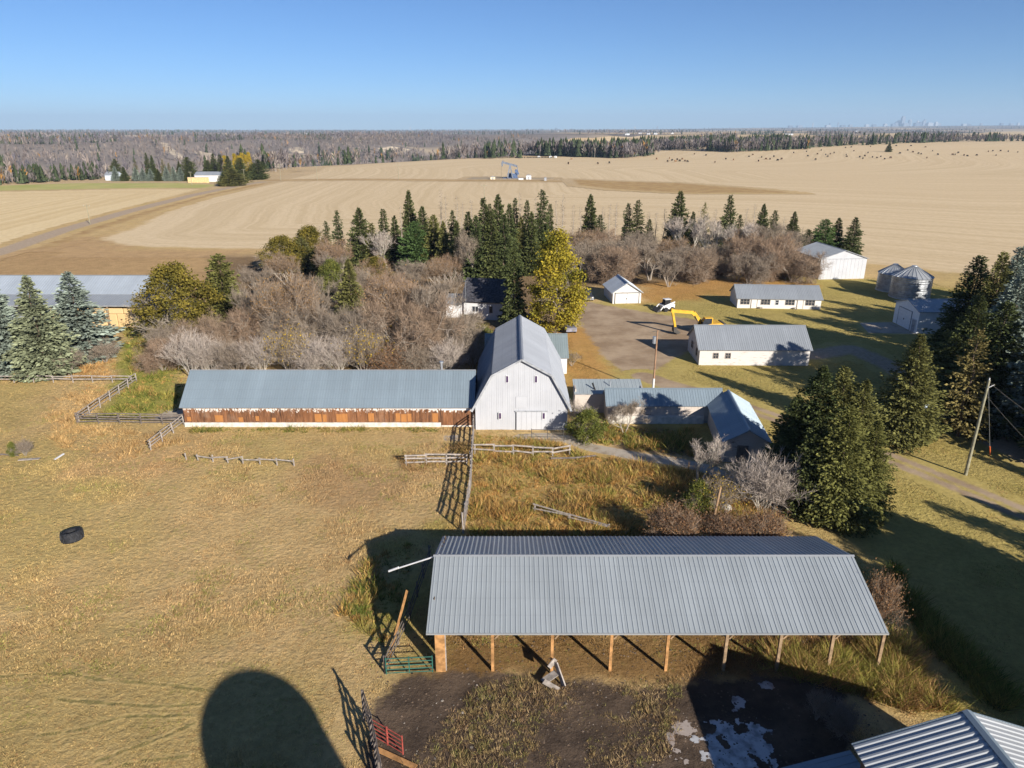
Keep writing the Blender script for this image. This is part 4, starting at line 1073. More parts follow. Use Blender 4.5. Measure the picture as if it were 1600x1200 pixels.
def ridge(parent, A, B, mat, w=0.34):
    A = Vector(A); B = Vector(B)
    m = MB(); d = (B - A).normalized(); s = d.cross(Vector((0, 0, 1))).normalized() * w / 2
    a1, b1 = A + s - Vector((0, 0, w * 0.16)), B + s - Vector((0, 0, w * 0.16)); a2, b2 = A - s - Vector((0, 0, w * 0.16)), B - s - Vector((0, 0, w * 0.16))
    up = Vector((0, 0, 0.045))
    m.quad(tuple(a1 + up), tuple(b1 + up), tuple(B + up * 1.6), tuple(A + up * 1.6)); m.quad(tuple(A + up * 1.6), tuple(B + up * 1.6), tuple(b2 + up), tuple(a2 + up))
    link('ridge_cap', m, mat, parent)

def window(parent, M, w, h, nx=2, nz=2, fm=None, pm=None, name='window', fw=0.07):
    """window in its own frame: x along the wall, z up, -y outward"""
    f = MB()
    f.box(0, fw, -0.06, 0.02, 0, h); f.box(w - fw, w, -0.06, 0.02, 0, h); f.box(fw, w - fw, -0.06, 0.02, 0, fw); f.box(fw, w - fw, -0.06, 0.02, h - fw, h)
    for i in range(1, nx): f.box(w * i / nx - 0.03, w * i / nx + 0.03, -0.05, 0.01, fw, h - fw)
    for j in range(1, nz): f.box(fw, w - fw, -0.045, 0.008, h * j / nz - 0.025, h * j / nz + 0.025)
    o = link(name, f, fm or M_WHITE, parent, mw=M)
    link('pane', MB().box(fw * 0.6, w - fw * 0.6, -0.02, 0.015, fw * 0.6, h - fw * 0.6), pm or M_GLASS, o)
    return o

def door(parent, M, w, h, mat, name='door', split=False, rows=0, trim=None):
    d = MB()
    if split: d.box(0, w / 2 - 0.03, -0.07, 0.02, 0, h); d.box(w / 2 + 0.03, w, -0.07, 0.02, 0, h)
    elif rows:
        for j in range(rows): d.box(0, w, -0.07, 0.02, h * j / rows + 0.012, h * (j + 1) / rows - 0.012)
    else: d.box(0, w, -0.07, 0.02, 0, h)
    o = link(name, d, mat, parent, mw=M)
    if trim:
        t = MB(); k = 0.12
        t.box(-k, 0, -0.09, 0.02, 0, h + k); t.box(w, w + k, -0.09, 0.02, 0, h + k); t.box(0, w, -0.09, 0.02, h, h + k)
        link('frame', t, trim, o)
    link('handle', MB().box(w * 0.46, w * 0.5, -0.11, -0.07, h * 0.42, h * 0.5), M_DARK, o)
    return o

def gable_building(name, label, o, rz, L, W, eave, rdg, wall, roof, gable=None, oh=0.3, front=True, cat='building', group=None, pw=0.91, nr=3, rh=0.03, off=0.0, shingle=False):
    """x along the ridge 0..L, y across 0..W, front at y=0"""
    t = thing(name, label, cat, o, rz, group)
    th = 0.14; hw = W / 2 + off
    link('wall', MB().box(0, L, 0, th, -0.1, eave), wall, t)
    link('wall', MB().box(0, L, W - th, W, -0.1, eave), wall, t)
    for x0, x1 in ((0.002, th), (L - th, L - 0.002)):
        m = MB(); poly = [(th, -0.1), (W - th, -0.1), (W - th, eave), (hw, rdg - 0.12), (th, eave)]
        n = len(m.v); k = 5
        m.v += [(x0, p[0], p[1]) for p in poly] + [(x1, p[0], p[1]) for p in poly]
        m.f.append(tuple(range(n + k - 1, n - 1, -1))); m.f.append(tuple(range(n + k, n + 2 * k)))
        for i in range(k): j = (i + 1) % k; m.f.append((n + i, n + j, n + k + j, n + k + i))
        link('gable_wall', m, gable or wall, t)
    s1 = (rdg - eave) / hw; s2 = (rdg - eave) / (W - hw)
    A = Vector((-oh, -oh, eave - s1 * oh)); S = Vector((0, hw + oh, s1 * (hw + oh)))
    if shingle:
        link('roof', MB().box(0, L + 2 * oh, 0, S.length - 0.003, -0.08, 0.06), roof, t, mw=frame(A, (1, 0, 0), S))
        B = Vector((L + oh, W + oh, eave - s2 * oh)); S2 = Vector((0, -(W - hw + oh), s2 * (W - hw + oh)))
        link('roof', MB().box(0, L + 2 * oh, 0, S2.length - 0.003, -0.08, 0.06), roof, t, mw=frame(B, (-1, 0, 0), S2))
    else:
        slope(t, A, (1, 0, 0), L + 2 * oh, S, roof, pw, nr, rh)
        B = Vector((L + oh, W + oh, eave - s2 * oh)); S2 = Vector((0, -(W - hw + oh), s2 * (W - hw + oh)))
        slope(t, B, (-1, 0, 0), L + 2 * oh, S2, roof, pw, nr, rh)
        ridge(t, (-oh, hw, rdg), (L + oh, hw, rdg), roof)
    return t
def FR(x, z): return Matrix.Translation((x, 0, z))                                      # on the front wall
def GL(y, z): return frame((0, y, z), (0, -1, 0), (1, 0, 0)) @ Matrix.Identity(4)         # on the gable at x=0 (x runs towards the front)
def lin(a, b): return math.atan2(b[1] - a[1], b[0] - a[0])

# ------------------------------------------------------------------ the open pole shed in the foreground
t = thing('pole_shed', 'long open fronted pole shed with a ribbed grey metal roof in the foreground', 'shed', (-5.2, 35.3, 0))
L, W, EV, RG = 28.0, 10.8, 3.32, 5.2
hw = 5.45
slope(t, (0, 0, EV), (1, 0, 0), L, (0, hw, RG - EV), M_ROOF_SHED, 0.93, 3, 0.035, 0.045, 0.14)
slope(t, (L, W + 0.05, EV), (-1, 0, 0), L, (0, -(W + 0.05 - hw), RG - EV), M_ROOF_SHED, 0.93, 3, 0.045, 0.05, 0.14)
ridge(t, (-0.05, hw, RG), (L + 0.05, hw, RG), M_ROOF_GALV, 0.26)
link('eave_trim', MB().box(0, L, -0.03, -0.004, EV - 0.11, EV + 0.0), M_ROOF_GALV, t)
for px in (770, 862, 953, 1040, 1130, 1213, 1293, 1370):
    x = G(px, 1049)[0] + 5.2
    p = link('post', MB().box(x - 0.09, x + 0.09, 0.5, 0.68, -0.2, EV + 0.03), M_TIMBER if px < 1100 else M_POST, t)
    if px < 1370: link('knee_brace', MB().bar((x + 0.15, 0.6, EV - 0.9), (x + 0.75, 0.6, EV - 0.1), 0.06, 0.1), M_POST, p)
link('corner_board', MB().box(0.45, 1.05, 0.45, 0.55, -0.1, EV - 0.12), M_TIMBER, t)
link('post', MB().box(0.85, 1.1, 0.56, 0.76, -0.2, EV - 0.02), M_GREYWOOD, t)
link('header_beam', MB().box(0.4, L - 0.3, 0.5, 0.68, EV - 0.32, EV - 0.02), M_POST, t)
for k in range(9):
    x = 0.9 + k * 3.27
    link('rear_post', MB().box(x - 0.09, x + 0.09, W - 0.75, W - 0.57, -0.2, EV), M_POST, t)
q = NT('weathered_shed_boards'); o_ = q.obj(); n_ = q.noise(q.scale(o_, (5, 5, 0.5)), 1.0, 5, 0.7)
M_SHEDWALL = q.done(q.mix(n_, (0.07, 0.05, 0.035), (0.22, 0.15, 0.09)), 0.9)
for k in range(28):
    x = 0.35 + k * 0.978
    link('wall_board', MB().box(x, x + 0.965, W - 0.55, W - 0.50 + 0.012 * (k % 3), 0.05, EV - 0.05), M_SHEDWALL, t)
for k in range(7):
    y = 2.2 + k * 1.15
    link('wall_board', MB().box(0.28 + 0.01 * (k % 2), 0.33 + 0.01 * (k % 2), y, y + 1.13, 0.05, EV + 0.1 + (RG - EV) * max(0, 1 - abs(y + 0.5 - hw) / hw) * 0.8), M_SHEDWALL, t)
for k in range(10):
    x = 1.2 + k * 2.85
    m = MB().bar((x, 0.6, EV - 0.16), (x, W - 0.6, EV - 0.16), 0.06, 0.16); m.bar((x, 0.6, EV - 0.1), (x, hw, RG - 0.25), 0.06, 0.14); m.bar((x, W - 0.6, EV - 0.1), (x, hw, RG - 0.25), 0.06, 0.14)
    link('truss', m, M_POST, t)
# drain pipe off the ridge
pipe = thing('pipe', 'long thin blue-white metal pipe poking out from the open shed ridge', 'pipe', (-5.25, 40.78, 5.25))
e = D(608, 892, 41.6); b_ = (e[0] + 5.25, 0.8, e[2] - 5.25)
link('tube', MB().tube([(0.4, 0, -0.02), b_], [0.055, 0.055], 8), M_WHITE, pipe)
link('end_collar', MB().tube([tuple(0.78 * c for c in b_), tuple(1.005 * c for c in b_)], [0.08, 0.08], 8), M_WHITE, pipe)
# lean-to plank and things at the shed's left corner
tr = thing('feed_trough', 'broken grey wooden feed trough leaning on a post of the open shed', 'trough', (2.45, 34.6, 0), 0.5)
link('side_board', MB().bar((-0.55, 0.1, 0.5), (0.15, -0.5, 0.02), 0.06, 0.35), M_GREYWOOD, tr)
link('side_board', MB().bar((0.55, 0.5, 1.1), (0.55, -0.5, 0.1), 0.08, 0.45), M_GREYWOOD, tr)
link('base_board', MB().bar((-0.5, 0.25, 0.3), (0.5, 0.3, 0.55), 0.5, 0.05), M_GREYWOOD, tr)
link('end_board', MB().bar((0.1, 0.55, 0.9), (0.6, 0.6, 1.3), 0.06, 0.4), M_GREYWOOD, tr)

# ------------------------------------------------------------------ gambrel barn
bx0, bx1, by = -4.1, 6.25, 73.9
barn = thing('gambrel_barn', 'tall white gambrel roofed barn with small dark purple windows', 'barn', ((bx0 + bx1) / 2, by, 0))
HWB, BL = (bx1 - bx0) / 2, 19.0
prof = [(-HWB, 2.85), (-3.25, 6.5), (0, 8.3), (3.25, 6.5), (HWB, 2.85)]
def prof_z(x):
    for (xa, za), (xb, zb) in zip(prof[:-1], prof[1:]):
        if xa - 1e-6 <= x <= xb + 1e-6: return za + (zb - za) * (x - xa) / (xb - xa)
    return 2.85
link('core_wall', MB().prism([(-HWB + 0.05, -0.1), (HWB - 0.05, -0.1)] + [(x * 0.985, z - 0.12) for x, z in reversed(prof)], 0.05, BL - 0.05), M_WHITE, barn)
edges = [-HWB + i * (2 * HWB) / 17 for i in range(18)]
for a, b in zip(edges[:-1], edges[1:]):
    b2 = b - 0.012; xs_ = [a] + [x for x, z in prof if a + 1e-3 < x < b2 - 1e-3] + [b2]
    poly = [(a, -0.05), (b2, -0.05)] + [(x, prof_z(x) - 0.06) for x in reversed(xs_)]
    pm_ = MB().prism(poly, -0.012, 0.045)
    for k in (0.33, 0.66, 0.98):
        x = a + (b2 - a) * k; pm_.box(x - 0.016, x + 0.016, -0.034, -0.012, 0.0, prof_z(x) - 0.1)
    link('siding_panel', pm_, M_SIDING, barn)
for s in (-1, 1):
    link('side_wall', MB().box(min(s * HWB, s * (HWB - 0.1)), max(s * HWB, s * (HWB - 0.1)), 0.06, BL, -0.05, 2.9), M_SIDING, barn)
rp = [(-HWB - 0.42, 2.85 - 0.42 * 1.1), (-3.3, 6.62), (0, 8.45)]
oh = 0.35
for s in (-1, 1):
    (xa, za), (xb, zb), (xc, zc_) = rp
    A = Vector((s * -xa if s > 0 else xa, 0, za))
    for (p, r_) in ((rp[0], rp[1]), (rp[1], rp[2])):
        px_, pz = (p[0] if s < 0 else -p[0]), p[1]; qx, qz = (r_[0] if s < 0 else -r_[0]), r_[1]
        if s < 0: slope(barn, (px_, BL + 0.2, pz), (0, -1, 0), BL + 0.2 + oh, (qx - px_, 0, qz - pz), M_ROOF_BARN, 0.91, 3, 0.035, 0.04, 0.12)
        else: slope(barn, (px_, -oh, pz), (0, 1, 0), BL + 0.2 + oh, (qx - px_, 0, qz - pz), M_ROOF_BARN, 0.91, 3, 0.035, 0.04, 0.12)
ridge(barn, (0, -oh, 8.45), (0, BL + 0.2, 8.45), M_ROOF_BARN, 0.4)
for s in (-1, 1):
    for (p, r_) in ((rp[0], rp[1]), (rp[1], rp[2])):
        link('rake_trim', MB().bar((s * -p[0], -oh - 0.03, p[1] - 0.06), (s * -r_[0], -oh - 0.03, r_[1] - 0.06), 0.05, 0.22), M_FASCIA, barn)
cx = (bx0 + bx1) / 2
def bpos(px, py): p = D(px, py, by); return p[0] - cx, p[2]
for px, py in ((790, 588), (835, 588)):
    x, z = bpos(px, py + 10); window(barn, Matrix.Translation((x, -0.035, z)), 0.34, 0.85, 1, 1, M_WHITE, M_PURPLE, fw=0.05)
for px, py in ((779, 644), (847, 644)):
    x, z = bpos(px, py + 10); window(barn, Matrix.Translation((x, -0.16, z)), 0.34, 0.8, 1, 1, M_WHITE, M_PURPLE, fw=0.05)
x, z = bpos(807, 672); x2, z2 = bpos(854, 643)
dd = MB()
nb_ = 6
for i in range(nb_): dd.box(x + (x2 - x) * i / nb_, x + (x2 - x) * (i + 1) / nb_ - 0.015, -0.13, -0.04, 0.02, z2)
dr = link('sliding_door', dd, M_SIDING, barn)
link('door_track', MB().box(x - 0.15, x2 + 0.1, -0.2, -0.036, z2 + 0.02, z2 + 0.11), M_FASCIA, barn)
link('door_edge', MB().box(x - 0.07, x - 0.005, -0.14, -0.036, 0.02, z2), M_DARK, barn)
x, z = bpos(806, 637); x2, z2 = bpos(823, 620)
h = MB().box(x, x2, -0.06, -0.036, z, z2); h.box(x - 0.05, x2 + 0.05, -0.05, -0.037, z2 + 0.02, z2 + 0.07)
link('loft_hatch', h, M_SIDING, barn)
# annex behind the barn
ax = gable_building('barn_annex', 'low cross wing with a pale green roof behind the white barn', (-3.6, 93.4, 0), 0, 11.2, 7.2, 2.5, 4.75, M_WHITE, m_metal_roof('pale_green_roofing', (0.27, 0.325, 0.335)), oh=0.25)

# ------------------------------------------------------------------ long barn with weathered wall
LB0, LB1, LBY = -37.3, -4.15, 74.7
lb = thing('long_barn', 'long low barn with blue-grey metal roof and rusty brown weathered wall', 'barn', (LB0, LBY, 0))
LL = LB1 - LB0
q = NT('weathered_painted_board')
o_ = q.obj(); sep = q.n('SeparateXYZ'); q.put(sep.inputs[0], o_); zz = sep.outputs[2]
gx = q.noise(q.scale(q.pos(), (3.2, 3.2, 0.35)), 1.4, 6, 0.7); bigr = q.noise(q.scale(q.pos(), (0.5, 0.5, 0.5)), 1.0, 4, 0.6)
base_ = q.mix(q.ramp(gx, 0.3, 0.7), (0.045, 0.022, 0.014), (0.25, 0.115, 0.055))
base_ = q.mix(q.math('MULTIPLY', q.rand(), 0.30), base_, (0.30, 0.12, 0.045))
grey = q.ramp(bigr, 0.5, 0.75)
base_ = q.mix(q.math('MULTIPLY', grey, 0.4), base_, (0.26, 0.19, 0.14))
flake = q.ramp(q.math('ADD', q.noise(q.scale(q.pos(), (2.5, 2.5, 1.2)), 1.5, 6, 0.75), q.math('MULTIPLY', zz, 0.30)), 1.08, 1.2)
col_ = q.mix(flake, base_, (0.70, 0.66, 0.61))
flake2 = q.ramp(q.noise(q.scale(q.pos(), (4, 4, 1.5)), 1.3, 6, 0.7), 0.64, 0.72)
M_RUSTWALL = q.done(q.mix(q.math('MULTIPLY', flake2, 0.7), col_, (0.52, 0.43, 0.35)), 0.85)
q = NT('bare_orange_plywood'); M_PLY = q.done(q.mix(q.noise(q.scale(q.obj(), (4, 4, 0.8)), 1.2, 5, 0.7), (0.24, 0.095, 0.03), (0.48, 0.22, 0.07)), 0.8)
nP = 27
for i in range(nP):
    x0_ = LL * i / nP; x1_ = LL * (i + 1) / nP
    link('wall_board', MB().box(x0_ + 0.012, x1_ - 0.012, 0.0, 0.1, 0.55 if x1_ < 29.3 else 0.2, 2.62), M_RUSTWALL, lb)
link('backing_wall', MB().box(0.02, LL, 0.1, 0.2, 0, 2.75), M_DARK, lb)
link('foundation', MB().box(-0.05, 29.2, -0.06, 0.1, -0.15, 0.54), M_CONCW, lb)
link('foundation', MB().box(29.25, LL, -0.03, 0.1, -0.15, 0.19), M_CONCW, lb)
link('fascia_board', MB().box(23, 29.25, -0.05, -0.002, 2.2, 2.58), M_WHITE, lb)
link('fascia_board', MB().box(29.3, LL - 0.1, -0.05, -0.002, 2.05, 2.6), M_WHITE, lb)
link('fascia_board', MB().box(0.3, 3.2, -0.05, -0.002, 2.3, 2.58), M_WHITE, lb)
for px0, w_, h_ in ((345, 0.9, 0.8), (381, 0.5, 0.55), (407, 0.4, 0.6), (432, 0.45, 0.5), (498, 0.75, 0.95), (510, 0.45, 0.9), (531, 0.7, 0.95), (540, 0.6, 1.0), (580, 0.65, 1.0), (622, 0.5, 1.0), (630, 0.65, 0.95), (640, 0.45, 0.95), (678, 0.65, 1.05), (302, 0.45, 0.5)):
    x = G(px0, 660)[0] - LB0; z0 = 0.62 + 0.05 * (px0 % 3)
    link('plywood_patch', MB().box(x, x + w_, -0.035 - 0.004 * (px0 % 2), -0.003, z0, z0 + h_), M_PLY, lb)
m = MB(); 
WB, RB = 7.4, 5.55
for x0_, x1_ in ((0.01, 0.16),):
    m.prism([(x0_, 0), (x1_, 0), (x1_, 2.7), (x0_, 2.7)], 0.2, WB)
    n = len(m.v); m.v += [(x0_, 0.05, 2.7), (x0_, WB, 2.7), (x0_, WB / 2, RB - 0.1), (x1_, 0.05, 2.7), (x1_, WB, 2.7), (x1_, WB / 2, RB - 0.1)]
    m.f += [(n, n + 2, n + 1), (n + 3, n + 4, n + 5), (n, n + 3, n + 5, n + 2), (n + 1, n + 2, n + 5, n + 4)]
link('gable_wall', m, M_RUSTWALL, lb)
link('rear_wall', MB().box(0.16, LL, WB - 0.12, WB, 0, 2.7), M_RUSTWALL, lb)
sB = (RB - 2.7) / (WB / 2)
slope(lb, (-0.25, -0.35, 2.72 - 0.35 * sB), (1, 0, 0), LL + 0.2, (0, WB / 2 + 0.35, (WB / 2 + 0.35) * sB), M_ROOF_BLUE, 0.91, 3, 0.03, 0.035, 0.1, M_GREYWOOD)
slope(lb, (LL - 0.05, WB + 0.35, 2.72 - 0.35 * sB), (-1, 0, 0), LL + 0.2, (0, -(WB / 2 + 0.35), (WB / 2 + 0.35) * sB), M_ROOF_BLUE, 0.91, 3, 0.03, 0.035, 0.1, M_GREYWOOD)
ridge(lb, (-0.25, WB / 2, RB + 0.03), (LL - 0.05, WB / 2, RB + 0.03), M_ROOF_GALV, 0.2)
v = D(690, 575, LBY + WB / 2 + 0.4)
link('vent_pipe', MB().tube([(v[0] - LB0, WB / 2 + 0.4, RB - 0.4), (v[0] - LB0, WB / 2 + 0.4, RB + 0.75)], [0.13, 0.13], 10).tube([(v[0] - LB0, WB / 2 + 0.4, RB + 0.78), (v[0] - LB0, WB / 2 + 0.4, RB + 0.98)], [0.24, 0.24], 10), M_GALV, lb)
link('door_jamb', MB().box(LL - 0.02, LL + 0.05, -0.1, 1.0, 0, 2.4), M_DARK, lb)

# ------------------------------------------------------------------ hay shed with stacked bales
hs = thing('hay_shed', 'long grey metal hay shed with two pitch roof behind the spruces at left', 'shed', (-100, 116.6, 0))
HL = 37.3
slope(hs, (0, 0, 4.15), (1, 0, 0), HL, (0, 4.6, 0.85), M_ROOF_GREY, 0.95, 2, 0.03, 0.04, 0.2)
slope(hs, (0, 4.58, 5.04), (1, 0, 0), HL, (0, 5.2, 2.3), m_metal_roof('lit_upper_roofing', (0.42, 0.47, 0.53), st=0.08), 0.95, 2, 0.03, 0.04, 0.1)  # lighter colour paints in the brighter shading of the upper pitch
slope(hs, (HL, 15.8, 4.7), (-1, 0, 0), HL, (0, -6.0, 2.62), M_ROOF_GREY, 0.95, 2, 0.03, 0.04, 0.1)
ridge(hs, (0, 9.79, 7.36), (HL, 9.79, 7.36), M_ROOF_GREY)
g = MB(); g.v += [(HL - 0.5, 4.6, 0), (HL - 0.5, 15.6, 0), (HL - 0.5, 15.6, 4.7), (HL - 0.5, 9.8, 7.2), (HL - 0.5, 4.6, 4.95)]; g.v += [(HL - 0.4, p[1], p[2]) for p in list(g.v)]
g.f += [(4, 3, 2, 1, 0), (5, 6, 7, 8, 9)] + [(i, (i + 1) % 5, 5 + (i + 1) % 5, 5 + i) for i in range(5)]
link('gable_wall', g, M_ROOF_GREY, hs)
link('rear_wall', MB().box(0, HL - 0.5, 15.3, 15.4, 0, 4.7), M_ROOF_GREY, hs)
link('front_wall', MB().box(0, 24.0, 4.7, 4.8, 0, 3.0), M_ROOF_GREY, hs)
for x in (2, 8, 14, 20, 26, 31.5, 36.9):
    link('post', MB().bar((x, 0.5, -0.1), (x + 0.25, 0.4, 4.1), 0.2, 0.22), M_POST, hs)
M_BALE = None
q = NT('pale_hay'); nn = q.noise(q.scale(q.pos(), (2, 2, 9)), 1.0, 6, 0.7)
M_BALE = q.done(q.mix(q.math('MULTIPLY', q.rand(), 0.4), q.mix(nn, (0.45, 0.32, 0.16), (0.66, 0.50, 0.28)), (0.5, 0.33, 0.15)), 0.95)
def bale_mesh(w, d, h):
    import bmesh
    b = bmesh.new(); bmesh.ops.create_cube(b, size=1.0); bmesh.ops.scale(b, vec=(w, d, h), verts=b.verts)
    bmesh.ops.bevel(b, geom=b.edges[:], offset=0.1, segments=1, affect='EDGES'); m = bpy.data.meshes.new('bale'); b.to_mesh(m); b.free(); return m
BM = bale_mesh(2.42, 2.4, 1.24); BT = bale_mesh(1.75, 2.4, 2.4)
def bale(m, x, y, z, lab): 
    o = link('hay_bale', m, M_BALE, None, loc=(x, y, z)); o.rotation_euler = (0, 0, random.uniform(-0.03, 0.03))
    return tag(o, lab, 'hay bale', 'hay bales stacked in the shed')
ORD = ['first', 'second', 'third', 'fourth', 'fifth', 'sixth', 'seventh', 'eighth']
for i in range(8): bale(BT, -64.6 - i * 1.85, 118.9 + random.uniform(-0.1, 0.1), 1.2, 'upright tan hay bale in the lower row, %s from the right end post' % ORD[i])
for i in range(6): bale(BM, -64.9 - i * 2.5, 118.9 + random.uniform(-0.12, 0.12), 3.03, 'flat tan hay bale in the upper row, %s from the right end post' % ORD[i])
for i in range(6): bale(BM, -64.9 - i * 2.5, 121.6, 3.03, 'tan hay bale hidden behind the upper row in the hay shed')

# ------------------------------------------------------------------ other yard buildings
house = gable_building('farmhouse', 'dark shingled house with white walls half hidden behind bare trees', (-8.6, 124.0, 0), R(-12), 7.6, 8.2, 3.6, 6.6, M_WHITE, M_SHINGLE, oh=0.5, cat='house', shingle=True)
window(house, FR(4.6, 1.2), 0.75, 1.4, 1, 1); window(house, FR(1.5, 1.3), 1.2, 1.1, 2, 1)
link('tv_mast', MB().tube([(0.6, -0.8, 0), (0.6, -0.8, 7.2)], [0.03, 0.03], 6).bar((0.1, -0.8, 6.9), (1.1, -0.8, 6.9), 0.03).bar((0.3, -0.8, 6.5), (0.9, -0.8, 6.5), 0.03), M_GALV, house)
wing = gable_building('house_wing', 'low white wing on the left of the dark roofed house', (-11.9, 124.6, 0), 0, 4.2, 6.0, 2.6, 3.7, M_WHITE, M_ROOF_GREY, oh=0.25, cat='house')
link('porch_deck', MB().box(7.65, 9.4, 0.4, 3.0, 0.3, 0.45), M_WHITE, house)
link('porch_rail', MB().box(7.7, 7.78, 0.4, 0.48, 0.45, 2.4).box(9.3, 9.38, 0.4, 0.48, 0.45, 1.4).box(7.78, 9.3, 0.41, 0.47, 1.3, 1.38), M_WHITE, house)

gy = (136.4, 19.6, 25.0)
ga = gable_building('garage', 'small white garage with double swing doors and pale metal roof', (25.15, 135.9, 0), R(90 + 5), 8.0, 5.6, 2.35, 4.15, M_WHITEBRD, m_metal_roof('light_metal_roofing', (0.46, 0.50, 0.55)), oh=0.35)
# gable at local x=0 faces the camera
door(ga, GL(5.1, 0.05), 4.6, 2.0, M_WHITEBRD, 'swing_door', split=True, trim=M_DARK)
window(ga, GL(3.2, 2.75), 0.8, 0.85, 1, 1, M_WHITE, M_WHITEBRD, name='loft_hatch')

b7 = gable_building('long_white_shed', 'long low white shed with four dark windows at the back of the yard', (42.8, 132.0, 0), lin((42.8, 132.4), (58.1, 131.2)), 15.4, 6.4, 2.05, 3.9, M_WHITEBRD, M_ROOF_GREY, oh=0.3)
for x in (0.5, 4.3, 8.8, 12.5): window(b7, FR(x, 0.72), 1.75, 1.1, 3, 2, M_GREYWOOD)
window(b7, FR(6.95, 0.7), 0.7, 1.0, 1, 2)
for x in (2.6, 11.1): door(b7, FR(x, 0.05), 0.95, 1.75, M_WHITEBRD, trim=M_GREYWOOD)
for x in (3.9, 10.3): link('bench', MB().box(x, x + 0.7, -0.6, -0.2, 0.3, 0.36).box(x + 0.05, x + 0.1, -0.55, -0.25, 0, 0.3).box(x + 0.6, x + 0.65, -0.55, -0.25, 0, 0.3), M_GREYWOOD, b7)

b8 = gable_building('white_workshop', 'white board workshop with peeling paint and two small windows', (26.9, 97.2, 0), R(-0.8), 15.7, 7.3, 2.55, 5.0, M_OLDWHITE, M_ROOF_GREY, oh=0.3)
for px in (1114, 1133):
    p = D(px, 561, 97.0); window(b8, FR(p[0] - 26.9, 1.0), 0.82, 0.9, 2, 2, M_GREYWOOD)
window(b8, GL(5.2, 1.2), 1.1, 1.1, 2, 2, M_GREYWOOD); window(b8, GL(2.2, 0.9), 0.9, 1.2, 1, 2, M_GREYWOOD)

b9 = gable_building('machine_shed', 'big white metal machine shed with grey roof beside the spruces', (80.2, 160.4, 0), R(90 + 6), 12.5, 10.9, 4.7, 6.5, M_SIDING, M_ROOF_GREY, oh=0.3)
link('belt_trim', MB().box(-0.05, 0.0, 0.1, 10.8, 4.5, 4.62), M_FASCIA, b9)
mm = MB()
for k in range(12): mm.box(-0.03, -0.003, 0.12 + k * 0.888, 0.12 + k * 0.888 + 0.86, 0.0, 4.48)
link('gable_siding', mm, M_SIDING, b9)

shp = gable_building('small_shop', 'small white shop with a big overhead door beside the grain bins', (67.15, 113.9, 0), R(90 - 90 + 0), 10.5, 7.7, 3.8, 5.0, m_plain('bright_white_siding', (0.8, 0.8, 0.81), 0.5, var=0.04), M_ROOF_GALV, oh=0.25)
door(shp, GL(6.2, 0.05), 4.0, 3.1, m_plain('bright_white_door', (0.74, 0.74, 0.75), 0.5, var=0.04), 'overhead_door', rows=6, trim=M_FASCIA)
door(shp, GL(1.6, 0.05), 0.95, 2.05, M_FASCIA, trim=M_WHITE)

def grain_bin(label, x, y, r, eave, top):
    t = thing('grain_bin', label, 'grain bin', (x, y, 0), 0, 'grain bins beside the shop')
    pr = []; n = int(eave / 0.22)
    for i in range(n + 1):
        pr.append((r + (0.02 if i % 2 else -0.01), eave * i / n))
    link('wall', MB().lathe(pr, 40), M_BIN, t)
    for s in (0.33, 0.66): link('ring_seam', MB().lathe([(r + 0.03, eave * s - 0.04), (r + 0.045, eave * s), (r + 0.03, eave * s + 0.04)], 40), M_BIN, t)
    wm = MB(); a = 2 * math.pi / 24; ro, ri = r + 0.15, 0.42; z0, z1 = eave - 0.02, top - 0.15
    wm.quad((ro * math.cos(0), 0, z0), (ro * math.cos(a), ro * math.sin(a), z0), (ri * math.cos(a), ri * math.sin(a), z1), (ri, 0, z1))
    wm.bar((ro, 0, z0 + 0.03), (ri, 0, z1 + 0.03), 0.06, 0.08)
    wme = wm.mesh('roof_wedge')
    for k in range(24): link('roof_wedge', wme, M_ROOF_GALV, t, mw=Matrix.Rotation(a * k, 4, 'Z'))
    link('cap', MB().lathe([(0.55, z1 - 0.02), (0.5, z1 + 0.12), (0.05, top)], 16), M_ROOF_GALV, t)
    link('hatch_door', MB().box(-0.4, 0.4, -r - 0.06, -r + 0.15, 0.7, 1.6), M_GALV, t)
    link('foundation', MB().lathe([(r + 0.12, -0.1), (r + 0.12, 0.18), (r - 0.1, 0.19)], 32), M_CONCW, t)
grain_bin('left round steel grain bin with a lit ribbed cone roof', 80.2, 148.0, 3.0, 3.7, 5.6)
grain_bin('right round steel grain bin with a shaded roof behind the shop', 80.5, 141.5, 3.7, 4.3, 6.4)

# low sheds right of the barn
sa = thing('lean_to', 'small flat roofed lean-to with stained brick wall beside the barn', 'shed', (7.4, 79.0, 0))
slope(sa, (0, -0.25, 2.5), (1, 0, 0), 8.3, (0, 3.2, 0.75), m_metal_roof('pale_roofing', (0.40, 0.45, 0.47)), 0.92, 2, 0.025, 0.035, 0.12)
link('wall', MB().box(0.1, 8.2, 0, 0.15, -0.1, 2.5), M_PEEL, sa); link('wall', MB().box(8.05, 8.2, 0.15, 2.9, -0.1, 2.95), M_PEEL, sa); link('wall', MB().box(0.1, 0.25, 0.15, 2.9, -0.1, 2.95), M_PEEL, sa); link('wall', MB().box(0.25, 8.05, 2.75, 2.9, -0.1, 3.1), M_PEEL, sa)
link('flue', MB().tube([(4.4, 1.4, 2.6), (4.4, 1.4, 3.6)], [0.07, 0.07], 8), M_GALV, sa)
link('flue', MB().tube([(2.6, 0.6, 2.5), (2.2, 0.8, 3.5)], [0.1, 0.1], 8), M_DARK, sa)

